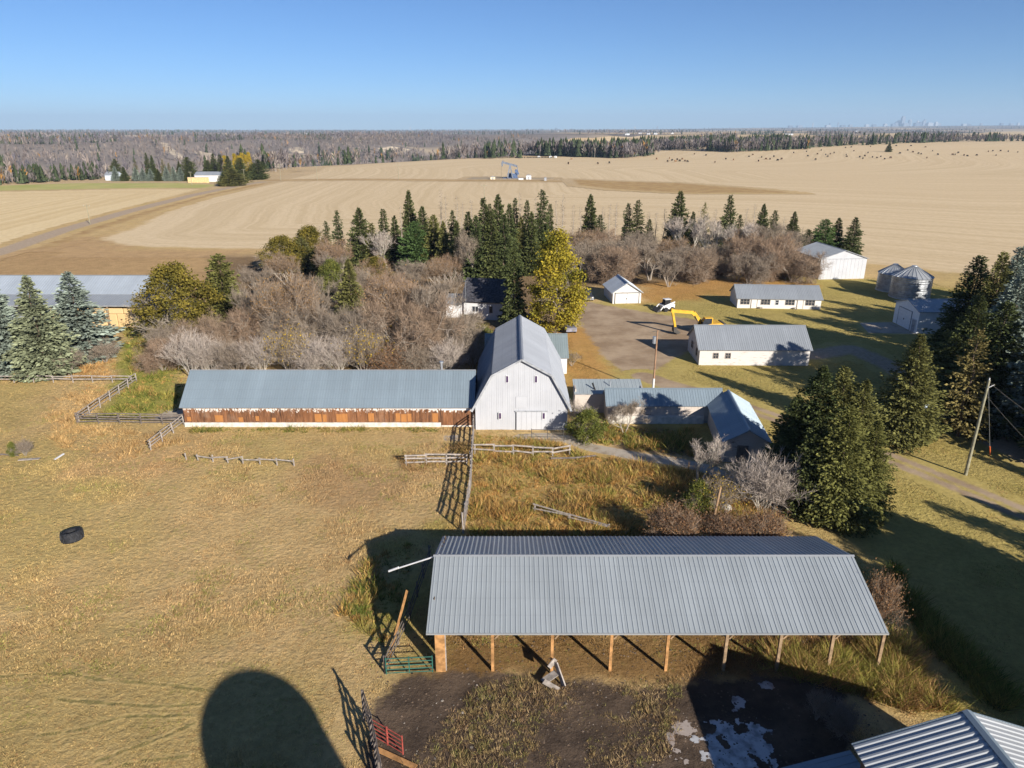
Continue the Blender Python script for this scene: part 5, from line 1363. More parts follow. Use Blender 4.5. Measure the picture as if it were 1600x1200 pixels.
sb = gable_building('low_shed', 'long low peeling shed with metal roof in the shade of a spruce', (11.0, 75.8, 0), 0, 13.2, 3.4, 2.35, 3.65, M_PEEL, M_ROOF_BLUE, oh=0.25)
link('foundation', MB().box(0.1, 11.1, -0.25, -0.003, -0.1, 0.95), M_CONCW, sb)
for k in range(14):
    x = 0.1 + k * 0.79; link('wall_board', MB().box(x, x + 0.77, -0.05 - 0.01 * (k % 2), -0.003, 0.96, 2.3), M_PEEL, sb)
window(sb, FR(4.2, 1.05), 0.8, 0.8, 2, 2, M_GREYWOOD)

C0 = (21.6, 65.9); dirC = lin((23.6, 65.2), (24.6, 76.0))
sc_ = gable_building('gabled_shed', 'small gabled shed with blue-lit metal roof joined to the low shed', (26.0, 65.2, 0), R(84) , 11.2, 4.5, 2.4, 3.7, M_PEEL, M_ROOF_BLUE, oh=0.25)  # bluer roofing colour stands in for blue skylight on the shaded roof
door(sc_, GL(3.2, 0.1), 1.1, 1.8, M_DARKWOOD)

# barn at the bottom right with a deep ribbed roof, and its lean-to
M_DEEP = m_metal_roof('deep_ribbed_roofing', (0.43, 0.45, 0.47), st=0.15)
nb = thing('gabled_barn', 'gabled barn with coarse ribbed steel roof at the bottom right corner', 'barn', (21.45, 26.3, 0), R(1.5))
for s in (-1, 1):
    if s < 0: slope(nb, (-5.15, 0, 4.25), (0, -1, 0), 14.4, (5.15, 0, 1.9), M_DEEP, 0.64, 2, 0.045, 0.10, 0.12)
    else: slope(nb, (5.15, -14.4, 4.25), (0, 1, 0), 14.4, (-5.15, 0, 1.9), M_DEEP, 0.64, 2, 0.045, 0.10, 0.12)
ridge(nb, (0, 0.02, 6.2), (0, -14.4, 6.2), M_ROOF_BLUE, 0.45)
mm = MB().prism([(-4.8, -0.1), (4.8, -0.1), (4.8, 4.2), (0, 5.95), (-4.8, 4.2)], -14.1, -0.4); link('wall', mm, M_SHEDWALL, nb)
for s in (-1, 1): link('rake_trim', MB().bar((s * 5.15, 0.03, 4.2), (0, 0.03, 6.1), 0.05, 0.18), M_ROOF_BLUE, nb)
e0 = G(1328, 1172, 2.35); e1 = G(1215, 1201, 1.75)
ll = thing('lean_to', 'low lean-to with smooth blue-grey roof beside the coarse ribbed barn', 'shed', (e1[0], e1[1], 0), lin(e1, e0))
lw = math.hypot(e0[0] - e1[0], e0[1] - e1[1])
slope(ll, (0, 0, 1.75), (0, -1, 0), 8.0, (lw, 0, 0.6), M_ROOF_BLUE, 0.9, 2, 0.02, 0.03, 0.08)
link('wall', MB().box(0.2, lw - 0.2, -7.8, -0.2, -0.1, 1.6), M_SHEDWALL, ll)
# domed silo outside the frame: its shade falls on the pasture
si = thing('silo', 'tall domed concrete silo standing out of the frame near the camera', 'silo', (6.2, 1.5, 0))
link('wall', MB().lathe([(3.05, -0.1)] + [(3.05, z) for z in range(1, 16)] , 48), M_CONCW, si)
link('dome', MB().lathe([(3.1 * math.cos(a), 15 + 2.35 * math.sin(a)) for a in [k * math.pi / 20 for k in range(11)]], 48), M_ROOF_GALV, si)

# ------------------------------------------------------------------ fences
def fence(label, pts, h, rails, step, wood, name='fence', group=None, pr=0.075, rw=0.03, rh=0.13, jit=0.04, skip=0.0, side=1):
    o = pts[0]; t = thing(name, label, 'fence', (o[0], o[1], 0), 0, group)
    rg = random.Random(int(abs(o[0] * 100)))
    pm = MB().tube([(0, 0, -0.3), (0, 0, h)], [pr, pr * 0.9], 7).mesh('post')
    P = []
    for a, b in zip(pts[:-1], pts[1:]):
        a = Vector((a[0], a[1], 0)); b = Vector((b[0], b[1], 0)); n = max(1, round((b - a).length / step))
        P += [a.lerp(b, i / n) for i in range(n)]
    P.append(Vector((pts[-1][0], pts[-1][1], 0)))
    org = Vector((o[0], o[1], 0))
    P = [p - org for p in P]
    for p in P:
        c = link('post', pm, wood, t, loc=p + Vector((0, 0, rg.uniform(-0.12, 0.05)))); c.rotation_euler = (rg.gauss(0, 0.03), rg.gauss(0, 0.03), 0)
    for a, b in zip(P[:-1], P[1:]):
        d = (b - a).normalized(); nrm = Vector((d.y, -d.x, 0)) * (pr + rw * 0.6) * side
        for z in rails:
            if rg.random() < skip: continue
            za, zb = z * h + rg.gauss(0, jit), z * h + rg.gauss(0, jit)
            link('rail', MB().bar(a - d * 0.12 + nrm + Vector((0, 0, za)), b + d * 0.12 + nrm + Vector((0, 0, zb)), rw, rh), wood, t)
    return t
fence('long low rail fence along the pasture below the three spruces', [(-80, 89.7), (-51.0, 89.8)], 1.05, (0.5, 0.88), 2.7, M_GREYWOOD, jit=0.05)
fence('grey rail fence running toward the camera beside the green grass strip', [(-50.5, 90.0), (-50.2, 76.0)], 1.25, (0.3, 0.6, 0.92), 2.4, M_GREYWOOD)
fence('dark rail fence from the pasture corner to the long barn', [(-50.2, 75.7), (-37.8, 75.4)], 1.3, (0.25, 0.5, 0.75, 0.97), 2.5, M_DARKWOOD)
fence('short rail fence from the long barn corner into the pasture', [(-37.7, 75.2), (-38.2, 68.3)], 1.25, (0.35, 0.65, 0.95), 2.3, M_GREYWOOD)
fence('broken low fence with leaning posts in the middle of the pasture', [(-33.5, 66.1), (-32.2, 65.9), (-27.3, 65.1), (-22.0, 64.7)], 0.8, (0.75,), 1.9, M_GREYWOOD, skip=0.15, jit=0.1)
fence('short grey three rail fence left of the tall plank fence', [(-10.7, 64.8), (-4.6, 65.0)], 1.25, (0.35, 0.65, 0.95), 2.0, M_GREYWOOD, rh=0.16)
fence('tall plank fence running from the barn corner to the open shed', [(-4.35, 73.7), (-4.15, 66), (-3.95, 60), (-4.1, 52.0)], 2.0, (0.2, 0.42, 0.64, 0.84, 0.98), 2.2, M_GREYWOOD, rh=0.16, side=-1)
fence('grey rail fence in the weeds before the barn door', [(-3.9, 67.5), (4.2, 66.9), (6.0, 67.3)], 1.15, (0.45, 0.9), 2.2, M_GREYWOOD, rh=0.16, jit=0.07)
fence('collapsed rail fence lying in tall weeds behind the open shed', [(2.0, 55.6), (5.0, 54.1), (8.2, 52.4)], 0.75, (0.5, 0.95), 3.2, M_GREYWOOD, jit=0.15)
fence('dark plank fence at the bottom by the red gate', [(-8.5, 31.9), (-7.75, 30.2), (-6.7, 27.2)], 2.1, (0.15, 0.35, 0.55, 0.75, 0.95), 1.8, M_DARKWOOD, rh=0.2, side=-1)
fence('rail fence in the shade running back from the green gate', [(-7.9, 35.6), (-7.1, 41), (-6.5, 48)], 1.4, (0.3, 0.6, 0.9), 2.4, M_DARKWOOD)
tag(link('fallen_log', MB().tube([(0, 0, 0.12), (2.4, -0.1, 0.22), (4.7, 0.3, 0.3)], [0.11, 0.1, 0.07], 7), M_DARKWOOD, None, loc=(4.0, 66.2, 0)), 'dark fallen log lying in weeds beside the footpath', 'log')
tag(link('plank', MB().bar((0, 0, 0), (0.9, 3.6, 3.0), 0.07, 0.28), M_TIMBER, None, loc=(-7.9, 36.3, 0.05)), 'long orange plank leaning up beside the green gate', 'plank')
tag(link('plank', MB().bar((0, 0, 0.06), (2.5, -1.3, 0.1), 0.28, 0.07), M_TIMBER, None, loc=(-7.6, 29.9, 0.03)), 'orange plank lying under the red gate', 'plank')
tag(link('leaning_post', MB().tube([(0, 0, -0.2), (0.5, 0.1, 4.7)], [0.12, 0.09], 8), m_plain('tan_post', (0.34, 0.22, 0.13), 0.9), None, loc=(16.4, 51.2, 0)), 'short leaning wooden post behind the open shed roof', 'post')
M_GREENP = m_plain('green_gate_paint', (0.03, 0.11, 0.085), 0.5); M_REDP = m_plain('red_gate_paint', (0.30, 0.065, 0.05), 0.55, sc=4); M_DARKP = m_plain('dark_pipe', (0.09, 0.085, 0.08), 0.6)
def gate(label, a, b, h, mat, bars=5, ups=2, r=0.03):
    t = thing('gate', label, 'gate', (a[0], a[1], 0.15), lin(a, b)); L = math.hypot(b[0] - a[0], b[1] - a[1])
    link('gate_frame', MB().tube([(0, 0, 0), (0, 0, h)], [r * 1.3] * 2, 7).tube([(L, 0, 0), (L, 0, h)], [r * 1.3] * 2, 7), mat, t)
    for k in range(bars): z = h * (k + 0.3) / (bars - 0.4); link('bar', MB().tube([(0, 0, z), (L, 0, z)], [r, r], 6), mat, t)
    for k in range(1, ups + 1): link('upright', MB().box(L * k / (ups + 1) - 0.03, L * k / (ups + 1) + 0.03, -r * 1.4, r * 1.4, 0.02, h), mat, t)
    return t
gate('dark green tube gate between the pasture and the open shed', (-7.8, 35.4), (-4.95, 35.6), 1.25, M_GREENP, 5, 1)
gate('rusty red tube gate hanging from the dark plank fence', (-7.75, 30.6), (-5.9, 29.4), 1.3, M_REDP, 5, 1)
gate('thin pipe gate on the concrete path before the barn door', (2.1, 70.6), (5.6, 70.5), 1.4, M_DARKP, 4, 1, 0.025)

# ------------------------------------------------------------------ poles and wires
def pole(label, base, h, mat, lean=(0, 0), r=0.14, arm=None, name='utility_pole', group=None):
    t = thing(name, label, 'pole', base, 0, group)
    link('shaft', MB().tube([(0, 0, -0.3), (lean[0] * 0.5, lean[1] * 0.5, h / 2), (lean[0], lean[1], h)], [r, r * 0.85, r * 0.68], 10), mat, t)
    if arm: 
        c = link('crossarm', MB().box(lean[0] - arm / 2, lean[0] + arm / 2, lean[1] - 0.08, lean[1] + 0.04, h - 0.5, h - 0.36), mat, t)
        for s in (-0.45, 0, 0.45): link('insulator', MB().tube([(lean[0] + s * arm, lean[1], h - 0.36), (lean[0] + s * arm, lean[1], h - 0.16)], [0.05, 0.04], 6), M_WHITE, c)
    return t
M_GREENPOLE = m_plain('treated_pole', (0.25, 0.235, 0.165), 0.85, sc=2); M_BROWNPOLE = m_plain('brown_pole', (0.30, 0.18, 0.11), 0.85, sc=2)
rp_ = pole('tall greenish wooden utility pole at the right of the lawn', (44.6, 62.7, 0), 9.9, M_GREENPOLE, (0.1, 0), 0.17)
link('insulator', MB().tube([(0.1, 0, 9.85), (0.1, 0, 10.1)], [0.06, 0.05], 8).tube([(0.1, -0.15, 9.2), (0.55, -0.2, 9.5)], [0.04, 0.03], 6), M_WHITE, rp_)
gb = G(1547, 712)
def wire(label, a, b, sag=0.4, r=0.012, cat='wire', mat=None):
    P = [Vector(a).lerp(Vector(b), i / 12) - Vector((0, 0, sag * 4 * (i / 12) * (1 - i / 12))) for i in range(13)]
    o = P[0].copy(); return tag(link('wire', MB().tube([tuple(p - o) for p in P], [r] * 13, 4), mat or M_DARKP, None, loc=o), label, cat)
gw = wire('steel guy wire with an orange guard beside the tall greenish pole', (44.75, 62.75, 9.5), gb, 0, 0.02, 'guy wire', M_GALV)
d_ = Vector(gb) - Vector((44.75, 62.75, 9.5))
link('guard', MB().tube([tuple(d_ * 0.86), tuple(d_ * 0.985)], [0.07, 0.07], 8), m_plain('orange_guard', (0.62, 0.13, 0.04), 0.5), gw)
wire('upper wire running right from the tall greenish pole', (44.7, 62.7, 9.7), D(1680, 690, 66), 0.3, 0.016)
wire('lower wire running right from the tall greenish pole', (44.7, 62.7, 8.4), D(1680, 760, 62), 0.3, 0.016)
wire('short wire from the tall greenish pole back to the thin rusty spruce', (44.6, 62.7, 8.0), (44.5, 71.5, 6.6), 0.1, 0.016)
mp = pole('brown utility pole with a grey transformer behind the low sheds', (18.2, 86.0, 0), 8.3, M_BROWNPOLE, (0.05, 0), 0.13)
link('transformer', MB().tube([(-0.3, -0.05, 6.6), (-0.3, -0.05, 7.5)], [0.22, 0.22], 12), M_GALV, mp)
link('top_bracket', MB().bar((-0.6, 0, 8.1), (0.05, 0, 8.2), 0.05), M_DARKP, mp)
link('marker_sleeve', MB().tube([(0, 0, 0.05), (0, 0, 1.9)], [0.16, 0.15], 10), M_WHITE, mp)
bh = thing('birdhouse', 'pale blue birdhouse on a thin post under the olive spruce', 'birdhouse', (43.8, 70.5, 0))
link('post', MB().tube([(0, 0, 0), (0.1, 0, 4.0)], [0.035, 0.03], 6), M_GREYWOOD, bh)
link('box', MB().box(-0.22, 0.42, -0.25, 0.25, 3.9, 4.45).prism([(-0.3, 4.45), (0.5, 4.45), (0.1, 4.75)], -0.32, 0.32), m_plain('pale_blue_paint', (0.45, 0.53, 0.62), 0.6), bh)
link('entrance_hole', MB().tube([(0.1, -0.26, 4.2), (0.1, -0.24, 4.2)], [0.06, 0.06], 10), M_DARK, bh)

# ------------------------------------------------------------------ tractor tyre, machines, vehicles
ty = thing('tractor_tyre', 'big black tractor tyre lying on its side in the pasture', 'tyre', (-36.3, 50.9, 0.0), 0.3)
ty.rotation_euler = (R(-9), R(-4), 0.35); ty.scale = (1, 1, 1.45)
M_RUB = m_plain('black_rubber', (0.022, 0.023, 0.027), 0.75, sc=4, var=0.4)
link('casing', MB().lathe([(0.42, 0.08), (0.50, 0.02), (0.72, 0.0), (0.80, 0.08), (0.82, 0.26), (0.80, 0.50), (0.72, 0.58), (0.50, 0.56), (0.42, 0.50), (0.45, 0.3), (0.42, 0.08)], 40), M_RUB, ty)
lg = MB().bar((0.80, -0.06, 0.05), (0.84, 0.10, 0.30), 0.06, 0.07).mesh('lug'); lg2 = MB().bar((0.84, 0.10, 0.30), (0.80, -0.06, 0.54), 0.06, 0.07).mesh('lug')
for k in range(22): link('lug', (lg, lg2)[k % 2], M_RUB, ty, mw=Matrix.Rotation(2 * math.pi * k / 22, 4, 'Z'))

M_YEL = m_plain('yellow_machine_paint', (0.62, 0.36, 0.035), 0.5, var=0.15); M_STEEL = m_plain('dark_steel', (0.07, 0.065, 0.06), 0.6)
ex = thing('excavator', 'yellow tracked excavator reaching over the dirt yard behind the workshop', 'excavator', (32.4, 114.2, 0), math.atan2(113.6 - 114.2, 26.6 - 32.4))
def wh(px, py, frac):  # point on the boom's plane
    Y = 114.2 + (113.6 - 114.2) * frac; p = D(px, py, Y)
    return (math.hypot(p[0] - 32.4, p[1] - 114.2), 0, p[2])
for s in (-1, 1):
    tk = MB().prism([(-1.9, 0.35), (-1.5, 0.0), (1.5, 0.0), (1.9, 0.35), (1.9, 0.55), (1.55, 0.85), (-1.55, 0.85), (-1.9, 0.55)], s * 1.15 - 0.28, s * 1.15 + 0.28)
    for k in range(14): tk.box(-1.6 + k * 0.24, -1.5 + k * 0.24, s * 1.15 - 0.29, s * 1.15 + 0.29, 0.85, 0.9)
    link('track', tk, M_STEEL, ex)
link('turntable', MB().lathe([(0.9, 0.6), (0.9, 1.05), (0.0, 1.05)], 20), M_STEEL, ex)
link('body', MB().prism([(-2.3, 1.05), (1.2, 1.05), (1.2, 1.5), (0.2, 1.9), (-1.9, 2.0), (-2.3, 1.8)], -1.3, 1.3), M_YEL, ex)
link('counterweight', MB().prism([(-2.9, 1.1), (-2.32, 1.05), (-2.32, 1.95), (-2.7, 1.9)], -1.25, 1.25), M_STEEL, ex)
cb = link('cab', MB().prism([(-0.4, 1.5), (1.25, 1.5), (1.25, 2.3), (0.9, 2.95), (-0.4, 2.95)], 0.35, 1.29), M_YEL, ex)
link('cab_glass', MB().prism([(-0.25, 1.95), (1.27, 1.75), (1.27, 2.32), (0.94, 2.85), (-0.25, 2.85)], 0.42, 1.31), M_GLASS, ex)
b0 = (0.9, 0, 1.6); b1 = wh(1083, 488, 0.35); b2 = wh(1048, 485, 0.85); b3 = (b2[0] - 0.9, 0, 1.3)
link('boom', MB().bar(b0, b1, 0.4, 0.65).bar(b1, b2, 0.38, 0.5), M_YEL, ex)
link('boom_cylinder', MB().tube([(1.4, 0.3, 1.5), tuple(0.5 * (a + b) for a, b in zip((b0[0] + 1.2, 0.3, b0[2] + 1), (b1[0], 0.3, b1[2])))], [0.09, 0.06], 8), M_STEEL, ex)
link('stick', MB().bar((b2[0] - 0.15, 0, b2[2] + 0.35), b3, 0.34, 0.45), M_YEL, ex)
link('bucket', MB().prism([(b3[0] - 0.15, 1.35), (b3[0] + 0.35, 1.2), (b3[0] + 0.3, 0.5), (b3[0] - 0.4, 0.15), (b3[0] - 0.9, 0.35), (b3[0] - 0.55, 0.6), (b3[0] - 0.25, 0.8)], -0.55, 0.55), M_STEEL, ex)

sk = thing('skid_steer_loader', 'white compact loader parked left of the digger boom', 'loader', (28.9, 130.0, 0), R(200))
link('body', MB().prism([(-1.3, 0.45), (0.9, 0.45), (1.1, 1.1), (-1.0, 1.5), (-1.35, 1.3)], -0.8, 0.8), M_WHITE, sk)
link('cab', MB().prism([(-0.5, 1.3), (0.75, 1.15), (0.55, 2.15), (-0.55, 2.15)], -0.5, 0.5), M_DARK, sk)
link('cab_roof', MB().box(-0.7, 0.65, -0.55, 0.55, 2.16, 2.25), M_WHITE, sk)
for s in (-1, 1):
    link('lift_arm', MB().bar((-1.2, s * 0.9, 1.75), (1.3, s * 0.9, 1.0), 0.14, 0.22).bar((1.3, s * 0.9, 1.0), (1.75, s * 0.9, 0.4), 0.14, 0.2), M_WHITE, sk)
    for x in (-0.75, 0.6): link('wheel', MB().tube([(x, s * 0.82, 0.42), (x, s * 1.08, 0.42)], [0.42, 0.42], 16), M_RUB, sk)
link('bucket', MB().prism([(1.65, 0.1), (2.5, 0.05), (2.5, 0.12), (1.85, 0.75), (1.65, 0.7)], -0.95, 0.95), M_STEEL, sk)

def car(name, label, loc, rz, paint, pickup=False):
    t = thing(name, label, 'pickup truck' if pickup else 'car', loc, rz)
    L = 2.7 if pickup else 2.2
    link('body', MB().prism([(-L, 0.45), (L - 0.05, 0.45), (L, 0.8), (L - 0.15, 1.0), (0.9, 1.1), (-L, 1.1)], -0.9, 0.9), paint, t)
    link('cabin', MB().prism([(-0.6 if pickup else -1.9, 1.1), (1.1, 1.1), (0.45, 1.7), (-0.5 if pickup else -1.3, 1.72)], -0.78, 0.78), M_GLASS, t)
    link('roof', MB().prism([(-0.55 if pickup else -1.35, 1.72), (0.42, 1.72), (0.38, 1.78), (-0.5 if pickup else -1.3, 1.78)], -0.76, 0.76), paint, t)
    for x in (-L + 0.85, L - 0.85):
        for s in (-1, 1):
            w = link('wheel', MB().tube([(x, s * 0.72, 0.36), (x, s * 0.93, 0.36)], [0.36, 0.36], 18), M_RUB, t)
            link('rim', MB().tube([(x, s * 0.925, 0.36), (x, s * 0.945, 0.36)], [0.21, 0.2], 12), M_GALV, w)
    for s in (-1, 1): link('headlight', MB().box(L - 0.1, L + 0.012, s * 0.62 - 0.17, s * 0.62 + 0.17, 0.72, 0.88), M_WHITE, t)
    link('bumper', MB().box(L - 0.02, L + 0.1, -0.88, 0.88, 0.42, 0.62), M_GALV, t)
    return t
car('parked_car', 'dark car parked in shade between yellow tree and garage', (14.9, 139.4, 0), R(-80), m_plain('dark_car_paint', (0.05, 0.05, 0.055), 0.3))
car('parked_pickup', 'silver pickup parked under the yellow tree by the orange leaves', (9.4, 116.2, 0), R(100), m_plain('silver_paint', (0.22, 0.22, 0.27), 0.35), True)

# scraps in the pasture
tag(link('board', MB().bar((0, 0, 0.08), (2.0, 0.25, 0.1), 0.4, 0.06), M_GREYWOOD, None, loc=(-50.6, 65.9, 0.02)), 'pale board lying in the pasture by the green weed clump', 'board')
tag(link('board', MB().bar((0, 0, 0.05), (0.5, 0.9, 0.3), 0.25, 0.05), M_WHITE, None, loc=(-47.0, 66.0, 0.02)), 'short white board tilted up in the pasture grass', 'board')
tag(link('fallen_log', MB().tube([(0, 0, 0.1), (1.5, 0.1, 0.14), (3.2, -0.1, 0.1)], [0.12, 0.1, 0.08], 7), M_DARKWOOD, None, loc=(-54.5, 67.0, 0)), 'dark log lying left of the green weed clump', 'log')
rk = MB()
st = thing('stone', 'white stone at the foot of the pale bare tree', 'stone', (19.0, 55.6, 0))
sm = MB().lathe([(0.05, 0.75), (0.4, 0.6), (0.55, 0.3), (0.5, 0.0)], 9); link('stone_body', sm, M_CONCW, st)
rngs = random.Random(3)
P_, F_ = [], []
for k in range(150):
    px, py = rngs.uniform(590, 1090), rngs.uniform(1060, 1200); g = G(px, py); r = rngs.uniform(0.02, 0.07) * (2 if rngs.random() < 0.06 else 1); n = len(P_)
    for a in range(5): P_.append((g[0] + r * math.cos(a * 1.256 + k), g[1] + r * math.sin(a * 1.256 + k), 0.0))
    P_.append((g[0], g[1], 0.015 + r * 0.7)); F_ += [(n + a, n + (a + 1) % 5, n + 5) for a in range(5)]
tag(link('pebbles', mesh_np('pebbles', np.array(P_), np.array(F_)), m_plain('pale_pebble', (0.24, 0.21, 0.18), 0.9, sc=3, var=0.6)), kind='stuff')
P_, F_ = [], []
for k in range(1800):
    px, py = rngs.uniform(570, 1380), rngs.uniform(995, 1215) ; g = G(px, py); r = rngs.uniform(0.03, 0.10); n = len(P_)
    for a in range(6): P_.append((g[0] + r * math.cos(a * 1.047 + k) * rngs.uniform(0.7, 1.2), g[1] + r * math.sin(a * 1.047 + k) * rngs.uniform(0.7, 1.2), 0.0))
    P_.append((g[0] + r * 0.2, g[1], 0.02 + r * rngs.uniform(0.3, 0.6))); F_ += [(n + a, n + (a + 1) % 6, n + 6) for a in range(6)]
tag(link('clods', mesh_np('clods', np.array(P_), np.array(F_)), m_plain('mud_clod', (0.11, 0.078, 0.055), 0.95, sc=0.6, var=0.7)), kind='stuff')
# ------------------------------------------------------------------ far country
# pumpjack
M_PJ = m_plain('blue_grey_paint', (0.14, 0.16, 0.20), 0.5); M_PJ2 = m_plain('dark_blue_paint', (0.08, 0.12, 0.22), 0.5)
pj = thing('pumpjack', 'blue-grey oil pumpjack working in the stubble field', 'pumpjack', (-1.0, 507, 0.3), R(180)); pj.scale = (1.05,) * 3
link('base_beam', MB().box(-5, 5, -0.9, -0.4, 0, 0.4).box(-5, 5, 0.4, 0.9, 0, 0.4), M_PJ2, pj)
for s in (-1, 1): link('samson_leg', MB().bar((1.9, s * 1.3, 0.3), (0.4, s * 0.25, 8.6), 0.75).bar((-1.4, s * 1.3, 0.3), (0.4, s * 0.25, 8.6), 0.75), M_PJ, pj)
link('walking_beam', MB().bar((-4.4, 0, 7.6), (5.0, 0, 10.0), 0.8, 1.3), M_PJ, pj)
link('horsehead', MB().prism([(4.6, 11.3), (5.4, 11.0), (6.0, 9.8), (6.0, 8.4), (5.5, 7.2), (5.0, 7.6), (4.9, 9.2)], -0.6, 0.6), M_PJ, pj)
for s in (-1, 1):
    link('pitman_arm', MB().bar((-4.2, s * 0.7, 7.6), (-4.8, s * 0.7, 3.4), 0.5), M_PJ, pj)
    link('counterweight', MB().prism([(-5.6, 2.6), (-4.4, 2.2), (-2.6, 4.6), (-3.2, 5.6), (-4.6, 5.4)], s * 1.0 - 0.25, s * 1.0 + 0.25), M_PJ2, pj)
link('gearbox', MB().box(-4.6, -2.8, -0.6, 0.6, 0.4, 3.6), M_PJ2, pj)
link('polished_rod', MB().tube([(5.9, 0, 8.4), (5.9, 0, 0.3)], [0.06, 0.06], 6), M_STEEL, pj)
def box_hut(name, label, px, py, w, d, h, mat, cat='hut'):
    g = G(px, py); t = thing(name, label, cat, g)
    link('wall', MB().box(-w / 2, w / 2, -d / 2, d / 2, -0.2, h), mat, t)
    link('roof', MB().prism([(-w / 2 - 0.15, h), (w / 2 + 0.15, h), (0, h + w * 0.14)], -d / 2 - 0.15, d / 2 + 0.15), M_ROOF_GREY, t)
    link('door', MB().box(-0.5, 0.5, -d / 2 - 0.06, -d / 2 - 0.003, 0, min(2.0, h * 0.8)), M_FASCIA, t)
box_hut('equipment_hut', 'small white equipment hut right of the pumpjack', 826, 281, 3.4, 3.0, 2.9, M_WHITE)
box_hut('equipment_hut', 'low cream equipment box left of the pumpjack', 770, 281, 3.2, 2.2, 1.9, m_plain('cream_paint', (0.6, 0.52, 0.38), 0.7))
box_hut('engine_shelter', 'dark blue engine shelter at the foot of the pumpjack', 799, 278, 5.5, 3.0, 2.8, M_PJ2)
box_hut('equipment_hut', 'tiny grey valve hut at the right end of the lease', 852, 283, 1.6, 1.6, 2.2, M_GALV)
tk = thing('tank', 'small white tank lying beside the white hut', 'tank', G(814, 282)); link('shell', MB().tube([(-1.6, 0, 0.8), (1.6, 0, 0.8)], [0.75, 0.75], 14), M_WHITE, tk); link('cradle', MB().box(-1.2, -0.9, -0.6, 0.6, 0, 0.5).box(0.9, 1.2, -0.6, 0.6, 0, 0.5), M_STEEL, tk)

# poles out in the fields
for px, py, ptop, lab in ((141, 351, 320, 'pole with a crossarm by the gravel road at left'), (383, 288, 264, 'pole with crossarm before the farmstead trees'), (439, 283, 256, 'thin pole right of the farmstead trees'),
                          (496, 282, 259, 'thin pole at the field edge left of the middle'), (623, 281, 257, 'thin pole in the field between the farmstead and the pumpjack'), (757, 330, 288, 'thin pole in the stubble left of the slender spruces'), (300, 290, 268, 'thin pole before the cream wall of the farmstead')):
    g = G(px, py); h = D(px, ptop, g[1])[2] - g[2]
    pole(lab, g, h, M_GREENPOLE, (0, 0), 0.16 if py < 300 else 0.14, 2.4)

# far farmstead by the road
def fp(px, py): return G(px, py)
fs = gable_building('farm_building', 'white metal farm building beside the far spruce row', fp(305, 284), R(2), 20, 10, 4.2, 6.0, M_WHITE, M_ROOF_GREY, oh=0.3)
wl = thing('wooden_wall', 'long tan board wall before the far white farm building', 'wall', fp(294, 286), R(4)); link('boards', MB().box(0, 13, 0, 0.3, 0, 3.4), m_plain('tan_boards', (0.55, 0.40, 0.2), 0.85), wl)
link('cap', MB().box(0, 13, -0.05, 0.35, 3.4, 3.55), M_GREYWOOD, wl)
f2 = gable_building('farm_building', 'small pale blue shed at the left end of the far spruce row', fp(165, 282), R(0), 8, 7, 3.6, 5.4, m_plain('pale_blue_wall', (0.5, 0.57, 0.65), 0.7), M_ROOF_GREY, oh=0.3)
for k, px in enumerate((182, 196, 214, 225, 237, 249, 262, 273, 284, 295)):
    tree('blue' if k % 4 != 1 else 'dark', px, 259 + (k * 7) % 6, 283, 'small %s spruce in the planted row at the far farmstead' % ('pale blue' if k % 4 != 1 else 'dark'), 12, 'spruce row at the far farmstead')
for px, t, b, kd, w, lab in ((184, 248, 281, 'bushy', 18, 'broad dark spruce above the small pale blue shed'), (234, 238, 280, 'dark', 12, 'tall dark spruce behind the left of the far spruce row'), (242, 242, 280, 'dark', 12, 'second tall dark spruce behind the far spruce row'),
                             (215, 248, 280, 'thin', 10, 'thin spruce behind the left half of the far spruce row'), (258, 249, 280, 'thin', 12, 'thin spruce behind the middle of the far spruce row'), (267, 254, 281, 'thin', 12, 'short brownish spruce behind the far spruce row'),
                             (297, 245, 282, 'bushy', 26, 'broad dark spruce left of the far white farm building'), (283, 252, 282, 'dark', 14, 'dark spruce at the right end of the far spruce row'),
                             (327, 250, 277, 'bushy', 18, 'dark spruce behind the far white building, left'), (337, 240, 277, 'dark', 16, 'tall dark spruce behind the far white building'), (348, 241, 279, 'dark', 18, 'full dark spruce right behind the far white building'),
                             (360, 243, 284, 'dark', 20, 'spruce in front of the yellow poplars'), (405, 249, 281, 'bushy', 30, 'round dark spruce right of the yellow poplars'), (378, 246, 283, 'bushy', 26, 'dark spruce under the yellow poplars'),
                             (365, 262, 291, 'bushyolive', 38, 'wide olive evergreen clump beside the far road'), (350, 270, 291, 'bushy', 18, 'low blue-green evergreen at the far road bend')):
    tree(kd, px, t, b, lab, w)
for k, px in enumerate((355, 370, 376, 382, 388, 393)):
    tree('poplar', px, 237 + (k * 3) % 7 + (6 if k == 0 else 0), 280, 'narrow yellow poplar in the row at the far farmstead', 8, 'yellow poplars at the far farmstead')
tree('dark', 1388, 222, 238, 'lone dark spruce standing in the far stubble field among the cattle', 9)

